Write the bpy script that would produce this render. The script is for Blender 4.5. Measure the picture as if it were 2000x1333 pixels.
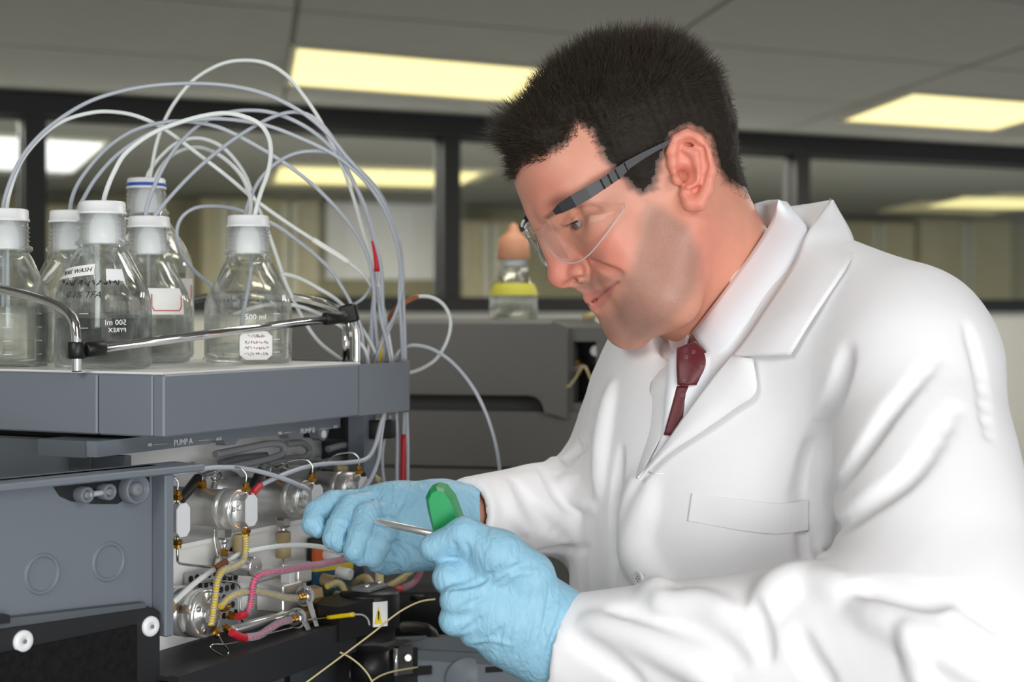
import bpy, bmesh, math, random
import numpy as np
from mathutils import Vector, Matrix
from mathutils.bvhtree import BVHTree
random.seed(7); np.random.seed(7)
for o in list(bpy.data.objects): bpy.data.objects.remove(o)
SC = bpy.context.scene
COL = SC.collection
PI = math.pi
# ------------------------------------------------------------------ camera
F = 3000.0; HX = 1000.0; HY = 610.0; CZ = 1.45      # focal length in px of a 2000 px wide frame, optical centre, eye height
cam_d = bpy.data.cameras.new('camera'); cam = bpy.data.objects.new('camera', cam_d); COL.objects.link(cam)
cam.location = (0, 0, CZ); cam.rotation_euler = (PI/2, 0, 0)
cam_d.sensor_width = 36; cam_d.lens = 36*F/2000; cam_d.shift_y = -(666.5-HY)/2000
cam_d.clip_start = 0.02
cam_d.dof.use_dof = True; cam_d.dof.focus_distance = 1.37; cam_d.dof.aperture_fstop = 6.5
SC.camera = cam
# ------------------------------------------------------------------ world, lights, exposure
w = bpy.data.worlds.new('world'); SC.world = w; w.use_nodes = True
w.node_tree.nodes['Background'].inputs[0].default_value = (0.92, 0.96, 1.0, 1)
w.node_tree.nodes['Background'].inputs[1].default_value = 0.62
SC.view_settings.view_transform = 'Standard'; SC.view_settings.look = 'None'
SC.view_settings.exposure = 0.0; SC.view_settings.gamma = 1.0; SC.view_settings.use_curve_mapping = False
CEIL = CZ + 1.15
def area_light(name, loc, target, sx, sy, power, color=(1, 1, 1)):
    l = bpy.data.lights.new(name, 'AREA'); l.shape = 'RECTANGLE'; l.size = sx; l.size_y = sy
    l.energy = power; l.color = color
    o = bpy.data.objects.new(name, l); COL.objects.link(o); o.location = loc
    o.rotation_euler = (Vector(target)-Vector(loc)).to_track_quat('-Z', 'Y').to_euler()
    return o
area_light('softbox_key', (-1.15, -0.35, CZ+1.0), (0.15, 1.4, CZ-0.1), 1.0, 1.0, 26, (1, 0.985, 0.96))
area_light('softbox_fill', (1.3, -0.5, CZ+0.75), (0.2, 1.4, CZ-0.1), 0.9, 0.9, 15, (0.97, 0.98, 1.0))
area_light('softbox_top', (0.25, 2.35, CZ+1.08), (0.1, 1.4, CZ), 1.2, 0.6, 14, (1, 0.97, 0.92))
area_light('pump_fill', (0.42, -0.35, CZ-0.22), (-0.2, 1.45, CZ-0.2), 0.8, 0.5, 14.5, (1, 0.99, 0.98))  # extra low lamp added to brighten the pump under the tray
for k_, (x_, y_, e_, c_) in enumerate(((-0.4, 7.4, 20, (1, 0.93, 0.8)), (2.9, 8.6, 55, (1, 0.94, 0.82)), (-2.6, 5.0, 8, (1, 0.95, 0.85)), (2.6, 4.6, 36, (1, 0.97, 0.9)))):
    area_light('troffer_and_fill_light', (x_, y_, CEIL-0.05), (x_, y_, 0), 1.2, 0.6, e_, c_)      # two under the visible fittings, two out of view added to brighten the room
for t_ in (-0.6, 1.4, 3.8, 6.3, 8.6):                                                    # added lamps hidden behind the beam to brighten the room past the glass
    l_ = area_light('troffer_and_fill_light', (-2.674+0.9105*t_-0.4134*0.42, 8.02+0.4134*t_+0.9105*0.42, CEIL-0.02), (-2.674+0.9105*t_-0.4134*0.42, 8.02+0.4134*t_+0.9105*0.42, 0), 1.2, 0.3, 210, (1, 0.95, 0.84))
    l_.rotation_euler.z += math.radians(24.4)
# ------------------------------------------------------------------ helpers
def P(px, py, d): return Vector(((px-HX)/F*d, d, CZ-(py-HY)/F*d))
def lin(c):
    c = c/255.0
    return c/12.92 if c <= 0.04045 else ((c+0.055)/1.055)**2.4
def rgb(r, g, b): return (lin(r), lin(g), lin(b), 1)
MATS = {}
def mat(name, col, rough=0.5, metal=0.0, spec=0.5, bump=0.0, bscale=200.0, var=0.0, vscale=8.0, trans=0.0, ior=1.45, emit=0.0,
        alpha=1.0, coat=0.0, sss=0.0, sheen=0.0, attr=None, stretch=None):
    if name in MATS: return MATS[name]
    m = bpy.data.materials.new(name); m.use_nodes = True; nt = m.node_tree; b = nt.nodes['Principled BSDF']
    b.inputs['Base Color'].default_value = col; b.inputs['Roughness'].default_value = rough
    b.inputs['Metallic'].default_value = metal; b.inputs['Specular IOR Level'].default_value = spec
    b.inputs['Transmission Weight'].default_value = trans; b.inputs['IOR'].default_value = ior
    b.inputs['Alpha'].default_value = alpha; b.inputs['Coat Weight'].default_value = coat
    if sheen: b.inputs['Sheen Weight'].default_value = sheen
    if sss:
        b.inputs['Subsurface Weight'].default_value = sss
        b.inputs['Subsurface Radius'].default_value = (0.012, 0.004, 0.002); b.inputs['Subsurface Scale'].default_value = 0.5
    if emit:
        b.inputs['Emission Color'].default_value = col; b.inputs['Emission Strength'].default_value = emit
    tc = nt.nodes.new('ShaderNodeTexCoord')
    vec = tc.outputs['Object']
    if stretch:
        mp = nt.nodes.new('ShaderNodeMapping'); nt.links.new(vec, mp.inputs[0]); mp.inputs['Scale'].default_value = stretch; vec = mp.outputs[0]
    src = None
    if attr:
        a = nt.nodes.new('ShaderNodeVertexColor'); a.layer_name = attr; src = a.outputs[0]
        nt.links.new(src, b.inputs['Base Color'])
    if var:
        n = nt.nodes.new('ShaderNodeTexNoise'); n.inputs['Scale'].default_value = vscale; n.inputs['Detail'].default_value = 5
        nt.links.new(vec, n.inputs['Vector'])
        r = nt.nodes.new('ShaderNodeMapRange'); r.inputs[1].default_value = 0.25; r.inputs[2].default_value = 0.75
        r.inputs[3].default_value = 1-var; r.inputs[4].default_value = 1+var
        nt.links.new(n.outputs[0], r.inputs[0])
        mx = nt.nodes.new('ShaderNodeMix'); mx.data_type = 'RGBA'; mx.blend_type = 'MULTIPLY'; mx.inputs[0].default_value = 1
        if src: nt.links.new(src, mx.inputs[6])
        else: mx.inputs[6].default_value = col
        nt.links.new(r.outputs[0], mx.inputs[7]); nt.links.new(mx.outputs[2], b.inputs['Base Color'])
    if bump:
        n2 = nt.nodes.new('ShaderNodeTexNoise'); n2.inputs['Scale'].default_value = bscale; n2.inputs['Detail'].default_value = 3
        nt.links.new(vec, n2.inputs['Vector'])
        bp = nt.nodes.new('ShaderNodeBump'); bp.inputs['Strength'].default_value = bump; bp.inputs['Distance'].default_value = 0.001
        nt.links.new(n2.outputs[0], bp.inputs['Height']); nt.links.new(bp.outputs[0], b.inputs['Normal'])
    MATS[name] = m
    return m

def clear_mat(name, tint, f0, f1, ior=1.45):       # clear sheet: mostly see-through, more glass-like at grazing angles
    m = bpy.data.materials.new(name); m.use_nodes = True; nt = m.node_tree; nt.nodes.clear()
    o = nt.nodes.new('ShaderNodeOutputMaterial'); t = nt.nodes.new('ShaderNodeBsdfTransparent'); g = nt.nodes.new('ShaderNodeBsdfGlass'); mx = nt.nodes.new('ShaderNodeMixShader')
    lw = nt.nodes.new('ShaderNodeLayerWeight'); lw.inputs[0].default_value = 0.35; r = nt.nodes.new('ShaderNodeMapRange'); r.inputs[3].default_value = f0; r.inputs[4].default_value = f1
    t.inputs[0].default_value = tint; g.inputs[0].default_value = tint; g.inputs['IOR'].default_value = ior; g.inputs['Roughness'].default_value = 0.0
    nt.links.new(lw.outputs['Facing'], r.inputs[0]); nt.links.new(r.outputs[0], mx.inputs[0]); nt.links.new(t.outputs[0], mx.inputs[1]); nt.links.new(g.outputs[0], mx.inputs[2]); nt.links.new(mx.outputs[0], o.inputs[0])
    MATS[name] = m; return m
class MB:
    """collects shapes; build() links them as ONE mesh object"""
    def __init__(s): s.v = []; s.f = []; s.sm = []
    def add(s, vs, fs, smooth=False):
        o = len(s.v); s.v += [Vector(v) for v in vs]; s.f += [[i+o for i in f] for f in fs]; s.sm += [smooth]*len(fs); return s
    def hexa(s, p):            # 8 corners: bottom loop 0-3, top loop 4-7
        return s.add(p, [(3, 2, 1, 0), (4, 5, 6, 7), (0, 1, 5, 4), (1, 2, 6, 5), (2, 3, 7, 6), (3, 0, 4, 7)])
    def bbox(s, p0, ax, ay, az):  # corner + three edge vectors
        p0 = Vector(p0); ax, ay, az = Vector(ax), Vector(ay), Vector(az)
        return s.hexa([p0, p0+ax, p0+ax+ay, p0+ay, p0+az, p0+ax+az, p0+ax+ay+az, p0+ay+az])
    def cbox(s, c, ax, ay, az, bev=0.0):   # centre + half-edge vectors, optional chamfer
        c = Vector(c); ax, ay, az = Vector(ax), Vector(ay), Vector(az)
        if bev <= 0: return s.bbox(c-ax-ay-az, ax*2, ay*2, az*2)
        lx, ly, lz = ax.length, ay.length, az.length
        b = min(bev, 0.9*min(lx, ly, lz)); vs = []
        kx, ky, kz = 1-b/lx, 1-b/ly, 1-b/lz
        rings = []
        for (z, k) in ((-1, 1), (-kz, 0), (kz, 0), (1, 1)):
            hx, hy = (kx, ky) if k else (1, 1)
            jx, jy = (kx-b/lx, ky-b/ly) if k else (kx, ky)
            ring = [(jx, -hy), (hx, -jy), (hx, jy), (jx, hy), (-jx, hy), (-hx, jy), (-hx, -jy), (-jx, -hy)]
            rings.append([c+ax*x+ay*y+az*z for x, y in ring])
        for r in rings: vs += r
        fs = [list(range(7, -1, -1)), [24+i for i in range(8)]]
        for r in range(3):
            for i in range(8): fs.append((r*8+i, r*8+(i+1) % 8, r*8+8+(i+1) % 8, r*8+8+i))
        return s.add(vs, fs)
    def lathe(s, base, axis, prof, n=32, smooth=True, cap=True):   # prof: (r, h) along axis
        base = Vector(base); a = Vector(axis).normalized()
        e1 = a.orthogonal().normalized(); e2 = a.cross(e1)
        vs = []; fs = []
        for r, h in prof:
            for i in range(n):
                t = 2*PI*i/n; vs.append(base+a*h+(e1*math.cos(t)+e2*math.sin(t))*r)
        for k in range(len(prof)-1):
            for i in range(n):
                j = (i+1) % n; fs.append((k*n+i, k*n+j, k*n+n+j, k*n+n+i))
        s.add(vs, fs, smooth)
        if cap:
            o = len(s.v)-len(vs)
            if prof[0][0] > 1e-6: s.f.append([o+i for i in range(n-1, -1, -1)]); s.sm.append(False)
            if prof[-1][0] > 1e-6: s.f.append([o+(len(prof)-1)*n+i for i in range(n)]); s.sm.append(False)
        return s
    def cyl(s, a, b, r, r2=None, n=24, bev=0.0):
        a, b = Vector(a), Vector(b); L = (b-a).length; r2 = r if r2 is None else r2
        if bev: pr = [(r-bev, 0), (r, bev), (r2, L-bev), (r2-bev, L)]
        else: pr = [(r, 0), (r2, L)]
        # split sharp edges by doubling rings
        pp = [pr[0]]
        for q in pr[1:-1]: pp += [q, q]
        pp.append(pr[-1])
        return s.lathe(a, b-a, pr, n)
    def tube(s, pts, r, n=10, cap=True):        # r: number or list
        pts = [Vector(p) for p in pts]; m = len(pts)
        rr = r if isinstance(r, (list, tuple)) else [r]*m
        T = []
        for i in range(m):
            t = pts[min(i+1, m-1)]-pts[max(i-1, 0)]; T.append(t.normalized() if t.length > 1e-9 else Vector((0, 0, 1)))
        e = T[0].orthogonal().normalized(); vs = []
        for i in range(m):
            e = (e-T[i]*e.dot(T[i]))
            e = e.normalized() if e.length > 1e-6 else T[i].orthogonal().normalized()
            f = T[i].cross(e)
            for k in range(n):
                a = 2*PI*k/n; vs.append(pts[i]+(e*math.cos(a)+f*math.sin(a))*rr[i])
        fs = []
        for i in range(m-1):
            for k in range(n):
                j = (k+1) % n; fs.append((i*n+k, i*n+j, i*n+n+j, i*n+n+k))
        s.add(vs, fs, True)
        if cap:
            o = len(s.v)-len(vs)
            s.f.append([o+k for k in range(n-1, -1, -1)]); s.sm.append(False)
            s.f.append([o+(m-1)*n+k for k in range(n)]); s.sm.append(False)
        return s
    def prism(s, loop, vec):   # polygon loop of points extruded by vec
        loop = [Vector(p) for p in loop]; vec = Vector(vec); n = len(loop)
        vs = loop+[p+vec for p in loop]
        fs = [list(range(n-1, -1, -1)), list(range(n, 2*n))]+[(i, (i+1) % n, n+(i+1) % n, n+i) for i in range(n)]
        return s.add(vs, fs)
    def ball(s, c, r, n=16, m=10, ax=None):
        c = Vector(c); vs = []; fs = []
        X, Y, Z = ax if ax else (Vector((r, 0, 0)), Vector((0, r, 0)), Vector((0, 0, r)))
        for i in range(m+1):
            t = PI*i/m
            for k in range(n):
                p = 2*PI*k/n; vs.append(c+X*(math.sin(t)*math.cos(p))+Y*(math.sin(t)*math.sin(p))+Z*math.cos(t))
        for i in range(m):
            for k in range(n):
                j = (k+1) % n; fs.append((i*n+k, i*n+n+k, i*n+n+j, i*n+j))
        return s.add(vs, fs, True)
    def build(s, name, m, parent=None, label=None, cat=None, group=None, kind=None, base=None, fixn=True):
        me = bpy.data.meshes.new(name)
        if base is None:
            if parent is not None: base = wloc(parent)
            else:
                xs = [v.x for v in s.v]; ys = [v.y for v in s.v]; zs = [v.z for v in s.v]
                base = Vector(((min(xs)+max(xs))/2, (min(ys)+max(ys))/2, min(zs)))
        me.from_pydata([tuple(v-base) for v in s.v], [], [tuple(f) for f in s.f])
        me.polygons.foreach_set('use_smooth', s.sm)
        if fixn:
            bm = bmesh.new(); bm.from_mesh(me); bmesh.ops.recalc_face_normals(bm, faces=bm.faces); bm.to_mesh(me); bm.free()
        me.update()
        return link(name, me, m, parent, label, cat, group, kind, base)
def wloc(o):
    l = o.location.copy()
    while o.parent: o = o.parent; l += o.location
    return l
def link(name, me, m, parent=None, label=None, cat=None, group=None, kind=None, base=Vector((0, 0, 0))):
    o = bpy.data.objects.new(name, me); COL.objects.link(o)
    if m is not None: me.materials.append(m if not isinstance(m, str) else MATS[m])
    if parent is not None: o.parent = parent; o.location = base-wloc(parent)
    else: o.location = base
    tag(o, label, cat, group, kind)
    return o
def tag(o, label=None, cat=None, group=None, kind=None):
    if label: o['label'] = label
    if cat: o['category'] = cat
    if group: o['group'] = group
    if kind: o['kind'] = kind
    return o
def thing(name, label, cat, loc, group=None, kind=None):
    o = bpy.data.objects.new(name, None); COL.objects.link(o); o.location = loc; o.empty_display_size = 0.05
    return tag(o, label, cat, group, kind)
def catmull(pts, per=8):
    pts = [Vector(p) for p in pts]
    if len(pts) < 3: per = 1 if len(pts) < 2 else per
    q = [pts[0]*2-pts[1]]+pts+[pts[-1]*2-pts[-2]]; out = []
    for i in range(1, len(q)-2):
        a, b, c, d = q[i-1], q[i], q[i+1], q[i+2]
        for k in range(per):
            t = k/per
            out.append(0.5*((2*b)+(c-a)*t+(2*a-5*b+4*c-d)*t*t+(3*b-a-3*c+d)*t**3))
    out.append(pts[-1]); return out
def pxcurve(pts, d0, d1, per=6):      # pixel trace swept from depth d0 to d1 along its length
    c = catmull([Vector((p[0], p[1], 0)) for p in pts], per); L = [0]
    for i in range(1, len(c)): L.append(L[-1]+(c[i]-c[i-1]).length)
    return [P(p.x, p.y, d0+(d1-d0)*l/L[-1]) for p, l in zip(c, L)]
def text_mesh(txt, m, name, origin, xdir, ydir, h, parent, depth=0.0003):   # lettering lying on a surface
    cu = bpy.data.curves.new(name, 'FONT'); cu.body = txt; cu.size = h*1.4; cu.extrude = depth/(1.0)
    cu.align_x = 'CENTER'; cu.align_y = 'CENTER'; cu.resolution_u = 3
    t = bpy.data.objects.new(name, cu); COL.objects.link(t)
    bpy.context.view_layer.update()
    me = bpy.data.meshes.new_from_object(t.evaluated_get(bpy.context.evaluated_depsgraph_get()))
    bpy.data.objects.remove(t)
    X = Vector(xdir).normalized(); Y = Vector(ydir).normalized(); Z = X.cross(Y)
    base = wloc(parent); org = Vector(origin)
    for v in me.vertices:
        c = v.co.copy(); v.co = org+X*c.x+Y*c.y+Z*c.z-base
    me.name = name
    return link(name, me, m, parent, base=base)

# instrument frame: near front corner N, U along its front (away, to the right), V into its depth (to the left)
N0 = Vector((-0.301, 1.328, 0)); UU = Vector((0.45, 0.893, 0)).normalized(); VV = Vector((-UU.y, UU.x, 0)); ZZ = Vector((0, 0, 1))
def IW(u, v, z): q = N0+UU*u+VV*v; return Vector((q.x, q.y, CZ+z))
def ray(px, py): return Vector(((px-HX)/F, 1.0, -(py-HY)/F))
def IV(px, py, v):      # pixel seen on the plane parallel to the instrument front at depth v
    r = ray(px, py); n = VV; t = (N0.dot(n)+v)/r.dot(n); q = r*t; return Vector((q.x, q.y, CZ+q.z))
def IU(px, py, u):
    r = ray(px, py); t = (N0.dot(UU)+u)/r.dot(UU); q = r*t; return Vector((q.x, q.y, CZ+q.z))
def IZ(px, py, z):
    r = ray(px, py); t = z/r.z; q = r*t; return Vector((q.x, q.y, CZ+q.z))
def uvz(p): q = Vector((p.x, p.y, 0))-N0; return q.dot(UU), q.dot(VV), p.z-CZ
# ================================================================== the room
W0 = Vector((-2.674, 8.02, 0)); WT = Vector((0.9105, 0.4134, 0)).normalized(); WS = Vector((-WT.y, WT.x, 0))
def WP(t, s, h): q = W0+WT*t+WS*s; return Vector((q.x, q.y, CZ+h))
def wbox(mb, t0, t1, s0, s1, h0, h1): return mb.bbox(WP(t0, s0, h0), WT*(t1-t0), WS*(s1-s0), ZZ*(h1-h0))
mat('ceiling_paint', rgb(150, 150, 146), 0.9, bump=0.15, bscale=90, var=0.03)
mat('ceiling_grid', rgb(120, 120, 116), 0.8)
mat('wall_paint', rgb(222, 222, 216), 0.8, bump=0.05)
mat('far_wall_paint', rgb(150, 146, 122), 0.85, var=0.05, vscale=2)
mat('frame_black', rgb(34, 34, 37), 0.45)
mat('floor_vinyl', rgb(146, 147, 148), 0.4, var=0.06, vscale=6)
clear_mat('pane_glass', (0.95, 0.97, 0.96, 1), 0.10, 0.5, 1.1)
mat('lamp_warm', rgb(255, 240, 172), 0.5, emit=1.08)
mat('reflection_glow', rgb(250, 252, 255), 0.5, emit=1.1)  # glowing white that stands in for reflected window light
mat('lamp_frame', rgb(190, 185, 165), 0.5)
mat('white_board', rgb(238, 238, 242), 0.5)
mat('cabinet_beige', rgb(176, 168, 140), 0.6, var=0.05)
mat('cabinet_pale', rgb(200, 200, 190), 0.6)
MB().bbox((-7, -2.0, -0.1), (15, 0, 0), (0, 21, 0), (0, 0, 0.1)).build('floor', MATS['floor_vinyl'], kind='structure')
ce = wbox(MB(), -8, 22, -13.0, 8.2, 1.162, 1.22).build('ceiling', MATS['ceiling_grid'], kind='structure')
GE = Vector((-0.165, 0.986, 0)).normalized()
def CPX(px, py, h=1.15): return IZ(px, py, h)
c0 = CPX(1310, 75)
for i in range(-3, 4):
    for j in range(-3, 4):
        q0 = c0+WT*(1.62*i+0.012)+GE*(1.3*j+0.08)
        if (q0+WT*0.8+GE*0.65-W0).dot(WS) > -0.3: continue
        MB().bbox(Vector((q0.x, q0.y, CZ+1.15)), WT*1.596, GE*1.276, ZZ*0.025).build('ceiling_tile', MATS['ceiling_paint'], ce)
MB().bbox((-4.2, -2.0, 0), (0.1, 0, 0), (0, 9.6, 0), (0, 0, CEIL+0.02)).build('wall_left_blocker', MATS['wall_paint'], kind='structure')  # unseen wall added to keep world light off the left side
# window wall
wl = MB(); wbox(wl, -6, 12, 0, 0.12, -1.45, 0.0).build('wall_back', MATS['wall_paint'], kind='structure')
wbox(MB(), -6, 12, -0.05, 0.14, 1.03, 1.15).build('trim_1', MATS['frame_black'], kind='structure')
wbox(MB(), -6, 12, -0.05, 0.14, 0.0, 0.075).build('trim_2', MATS['frame_black'], kind='structure')
mull = [-4.7, -2.26, 0.17, 2.535, 5.02, 7.5, 10.0]
for k, t in enumerate(mull):
    wbox(MB(), t-0.055, t+0.055, -0.03, 0.12, 0.075, 1.03).build('trim_%d' % (3+k), MATS['frame_black'], kind='structure')
for k in range(len(mull)-1):
    a, b = mull[k]+0.055, mull[k+1]-0.055
    wn = wbox(MB(), a, b, 0.05, 0.058, 0.075, 1.03).build('window_%d' % (k+1), MATS['pane_glass'], kind='structure')
    fr = MB()
    for (t0, t1, h0, h1) in ((a, b, 0.075, 0.09), (a, b, 1.015, 1.03), (a, a+0.015, 0.09, 1.015), (b-0.015, b, 0.09, 1.015)):
        wbox(fr, t0, t1, 0.03, 0.08, h0, h1)
    fr.build('window_frame', MATS['frame_black'], wn)
# the room behind the glass
wbox(MB(), -8, 22, 7.2, 7.3, -1.45, 1.15).build('wall_far', MATS['far_wall_paint'], kind='structure')
def troffer(label, corners, m, h=1.135):     # near-left, near-right, far-right, far-left corner seen on the ceiling
    c = [CPX(x, y, h) for x, y in corners]; c[2] = c[1]+(c[3]-c[0])
    th = thing('ceiling_light', label, 'ceiling light', c[0], 'fluorescent ceiling troffers')
    e1 = c[1]-c[0]; e2 = c[3]-c[0]; L, D = e1.length, e2.length; e1.normalize(); e2.normalize()
    r = MB()
    for (a, b, c_, e) in ((0, L, 0, 0.03), (0, L, D-0.03, D), (0, 0.03, 0.03, D-0.03), (L-0.03, L, 0.03, D-0.03)):
        r.bbox(c[0]+e1*a+e2*c_, e1*(b-a), e2*(e-c_), ZZ*0.03)
    r.build('lamp_frame', MATS['lamp_frame'], th)
    wd = (D-0.06)/2
    for k in range(2):
        MB().bbox(c[0]+e1*0.03+e2*(0.03+k*wd+0.008)+ZZ*0.006, e1*(L-0.06), e2*(wd-0.016), ZZ*0.02).build('diffuser', MATS[m], th)
    return th
troffer('long warm fluorescent ceiling light left of the man\'s hair', [(568, 92), (1120, 140), (0, 0), (556, 168)], 'lamp_warm')
troffer('warm fluorescent ceiling light at the upper right above the shoulder', [(1780, 183), (2120, 208), (0, 0), (1635, 238)], 'lamp_warm')
troffer('warm light strip behind the glass above the white board', [(540, 326), (950, 338), (0, 0), (530, 358)], 'lamp_warm')
troffer('bright white panel standing in for a reflection in the leftmost glass panes', [(-160, 258), (215, 280), (0, 0), (-160, 325)], 'reflection_glow')  # glowing panel added in place of a window-light reflection, no real fitting
troffer('warm light strip behind the glass at the right edge', [(1880, 385), (2150, 392), (0, 0), (1800, 405)], 'lamp_warm')
def WPX(px, py, s):     # pixel seen on the plane s metres behind the window wall
    r = ray(px, py); t = (W0.dot(WS)+s)/r.dot(WS); q = r*t; return (q-W0).dot(WT), q.z
ta, hb = WPX(638, 545, 7.12); tb, ht = WPX(860, 400, 7.12)
wbox(MB(), ta, tb, 7.12, 7.17, hb, ht).build('white_board', MATS['white_board'], label='blurred white board hanging behind the middle window', cat='white board')
for (px0, px1, py, lab) in ((90, 200, 400, 'blurred beige cabinet behind the left window pane'),
                            (395, 500, 385, 'blurred beige cabinet behind the pane above the bottles'),
                            (505, 625, 385, 'blurred beige cabinet just left of the white board'),
                            (905, 1010, 430, 'blurred beige cabinet behind the glass beside the wrapped bottle'),
                            (1640, 1790, 430, 'blurred beige cabinet behind the right window'),
                            (1800, 1980, 425, 'blurred beige cabinet at the far right behind glass')):
    t, hh = WPX(px0, py, 6.6); wd = WPX(px1, py, 6.6)[0]-t
    c = thing('tall_cabinet', lab, 'cabinet', WP(t, 6.6, -1.45), 'cabinets in the room behind the glass')
    wbox(MB(), t, t+wd, 6.65, 7.15, -1.45, hh).build('cabinet_body', MATS['cabinet_beige'], c)
    for q in range(2):
        d = wbox(MB(), t+0.02+q*wd/2, t+wd/2-0.02+q*wd/2, 6.62, 6.65, -1.35, hh-0.03).build('cabinet_door', MATS['cabinet_beige'], c)
        wbox(MB(), t+wd/2-0.08+q*0.1, t+wd/2-0.02+q*0.1, 6.59, 6.62, -0.2, hh-0.05).build('handle_strip', MATS['cabinet_pale'], d)

# ================================================================== instrument in the background
mat('bg_grey', rgb(118, 116, 110), 0.55, bump=0.04, bscale=400)
mat('bg_dark', rgb(66, 65, 62), 0.6)
mat('black_plastic', rgb(22, 22, 23), 0.42)
mat('steel', (0.72, 0.72, 0.70, 1), 0.24, metal=1.0)
mat('brass', rgb(205, 150, 62), 0.26, metal=1.0)
mat('bench_top', rgb(96, 96, 94), 0.4)
bench_z = CZ-0.62
for lab, x0, x1, y0, y1 in (('grey laboratory bench carrying the pump stack', -1.5, 0.06, 0.75, 1.98), ('grey laboratory bench behind the man carrying the rear instrument', -1.5, 0.8, 2.05, 3.4)):
    bn = thing('lab_bench', lab, 'bench', ((x0+x1)/2, (y0+y1)/2, 0), 'laboratory benches')
    MB().bbox((x0, y0, bench_z-0.03), (x1-x0, 0, 0), (0, y1-y0, 0), (0, 0, 0.03)).build('worktop', MATS['bench_top'], bn)
    for x in (x0+0.05, x1-0.15):
        MB().bbox((x, y0+0.1, 0), (0.08, 0, 0), (0, y1-y0-0.2, 0), (0, 0, bench_z-0.03)).build('bench_leg', MATS['bg_grey'], bn)
def bd(px): return 2.46-(px-700)/410*0.06
BX = (P(1110, 610, bd(1110))-P(700, 610, bd(700))); BX.z = 0; BX.normalize(); BY = Vector((-BX.y, BX.x, 0))
def BP(px, py, off=0.0): return P(px, py, bd(px))+BY*off
bi = thing('autosampler', 'blurred grey laboratory instrument standing behind the pump stack', 'instrument', (BP(900, 610).x, 2.6, bench_z))
ztop = CZ-0.012
a = BP(560, 620); e = BP(1078, 620); f2 = BP(1110, 620)
def zat(py): return CZ-(py-HY)/F*2.42
# main shell: upper block with overhang, slot, lower block
prof = [(0.0, ztop-0.006), (0.008, ztop), (0.55, ztop), (0.55, zat(800)), (0.035, zat(800)), (0.0, zat(772))]
def bprof(prof, p0, p1):
    p0 = Vector((p0.x, p0.y, 0)); p1 = Vector((p1.x, p1.y, 0))
    return MB().prism([p0+BY*v+ZZ*z for v, z in prof], p1-p0)
bprof([(0.0, ztop-0.006), (0.008, ztop), (0.55, ztop), (0.55, zat(772)), (0.0, zat(772))], a, e).build('upper_housing', MATS['bg_grey'], bi)
bprof([(0.035, zat(772)), (0.5, zat(772)), (0.5, zat(805)), (0.035, zat(805))], a, BP(1050, 620)).build('slot', MATS['bg_dark'], bi)
# rounded slot end and the post right of it
q = []
for k in range(9):
    t = PI/2*k/8; q.append((1035+28*math.sin(t), 800-34*math.cos(t)))
q = [(1035, 766)]+q+[(1108, 822), (1108, 640), (1078, 632), (1078, 766)]
MB().prism([BP(x, y, -0.004) for x, y in [(1030, 772), (1048, 776), (1058, 786), (1064, 806), (1108, 818), (1108, 772)]], BY*0.3).build('slot_cheek', MATS['bg_grey'], bi)
MB().prism([BP(x, y, 0.0) for x, y in [(1078, 628), (1078, 772), (1108, 772), (1108, 640)]], BY*0.5).build('corner_post', MATS['bg_grey'], bi)
bprof([(0.012, zat(805)), (0.5, zat(805)), (0.5, zat(914)), (0.012, zat(914))], a, BP(1180, 620)).build('middle_housing', MATS['bg_grey'], bi)
bprof([(0.0, zat(918)), (0.5, zat(918)), (0.5, bench_z), (0.0, bench_z)], a, BP(1290, 620)).build('lower_housing', MATS['bg_grey'], bi)
# recess with valve on the right
fr = MB()
for (x0, x1, y0, y1) in ((1108, 1114, 640, 806), (1160, 1186, 640, 806), (1114, 1160, 640, 668), (1114, 1160, 790, 806)):
    fr.hexa([BP(x0, y1, 0.03), BP(x1, y1, 0.03), BP(x1, y1, 0.3), BP(x0, y1, 0.3), BP(x0, y0, 0.03), BP(x1, y0, 0.03), BP(x1, y0, 0.3), BP(x0, y0, 0.3)])
fr.build('recess_frame', MATS['bg_grey'], bi)
MB().hexa([BP(1112, 800, 0.12), BP(1164, 800, 0.12), BP(1164, 800, 0.14), BP(1112, 800, 0.14), BP(1112, 660, 0.12), BP(1164, 660, 0.12), BP(1164, 660, 0.14), BP(1112, 660, 0.14)]).build('recess_back', MATS['black_plastic'], bi)
MB().hexa([BP(1186, 806, 0.02), BP(1290, 806, 0.02), BP(1290, 806, 0.4), BP(1186, 806, 0.4), BP(1190, 632, 0.02), BP(1290, 632, 0.02), BP(1290, 632, 0.4), BP(1190, 632, 0.4)]).build('end_panel', MATS['bg_grey'], bi)
MB().cyl(BP(1152, 688, 0.12), BP(1152, 688, 0.075), 0.0105, n=20, bev=0.002).build('knob', MATS['steel'], bi)
vb = MB().cyl(BP(1124, 722, 0.12), BP(1118, 722, 0.05), 0.013, 0.011, n=16, bev=0.002)
vb.build('valve', MATS['steel'], bi)
for (x, y) in ((1110, 712), (1130, 726), (1106, 736), (1126, 708)):
    MB().cyl(BP(x, y, 0.06), BP(x-6, y+4, 0.03), 0.004, n=6).build('fitting', MATS['brass'], bi)
mat('beige_tube', rgb(205, 188, 140), 0.45)
mat('white_tube', rgb(226, 231, 228), 0.3, spec=0.5)
mat('grey_tube', rgb(176, 182, 190), 0.22, spec=0.6)
MB().tube(catmull([BP(1090, 744, 0.02), BP(1108, 756, 0.0), BP(1122, 742, 0.0), BP(1140, 716, 0.0), BP(1155, 740, -0.01), BP(1182, 800, -0.01)]), 0.0018).build('capillary', MATS['beige_tube'], bi)
MB().cyl(BP(1122, 622, 0.1), BP(1155, 612, 0.1), 0.006, n=10).build('loose_fitting', MATS['beige_tube'], label='small beige fitting lying on the blurred instrument', cat='fitting')
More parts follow.
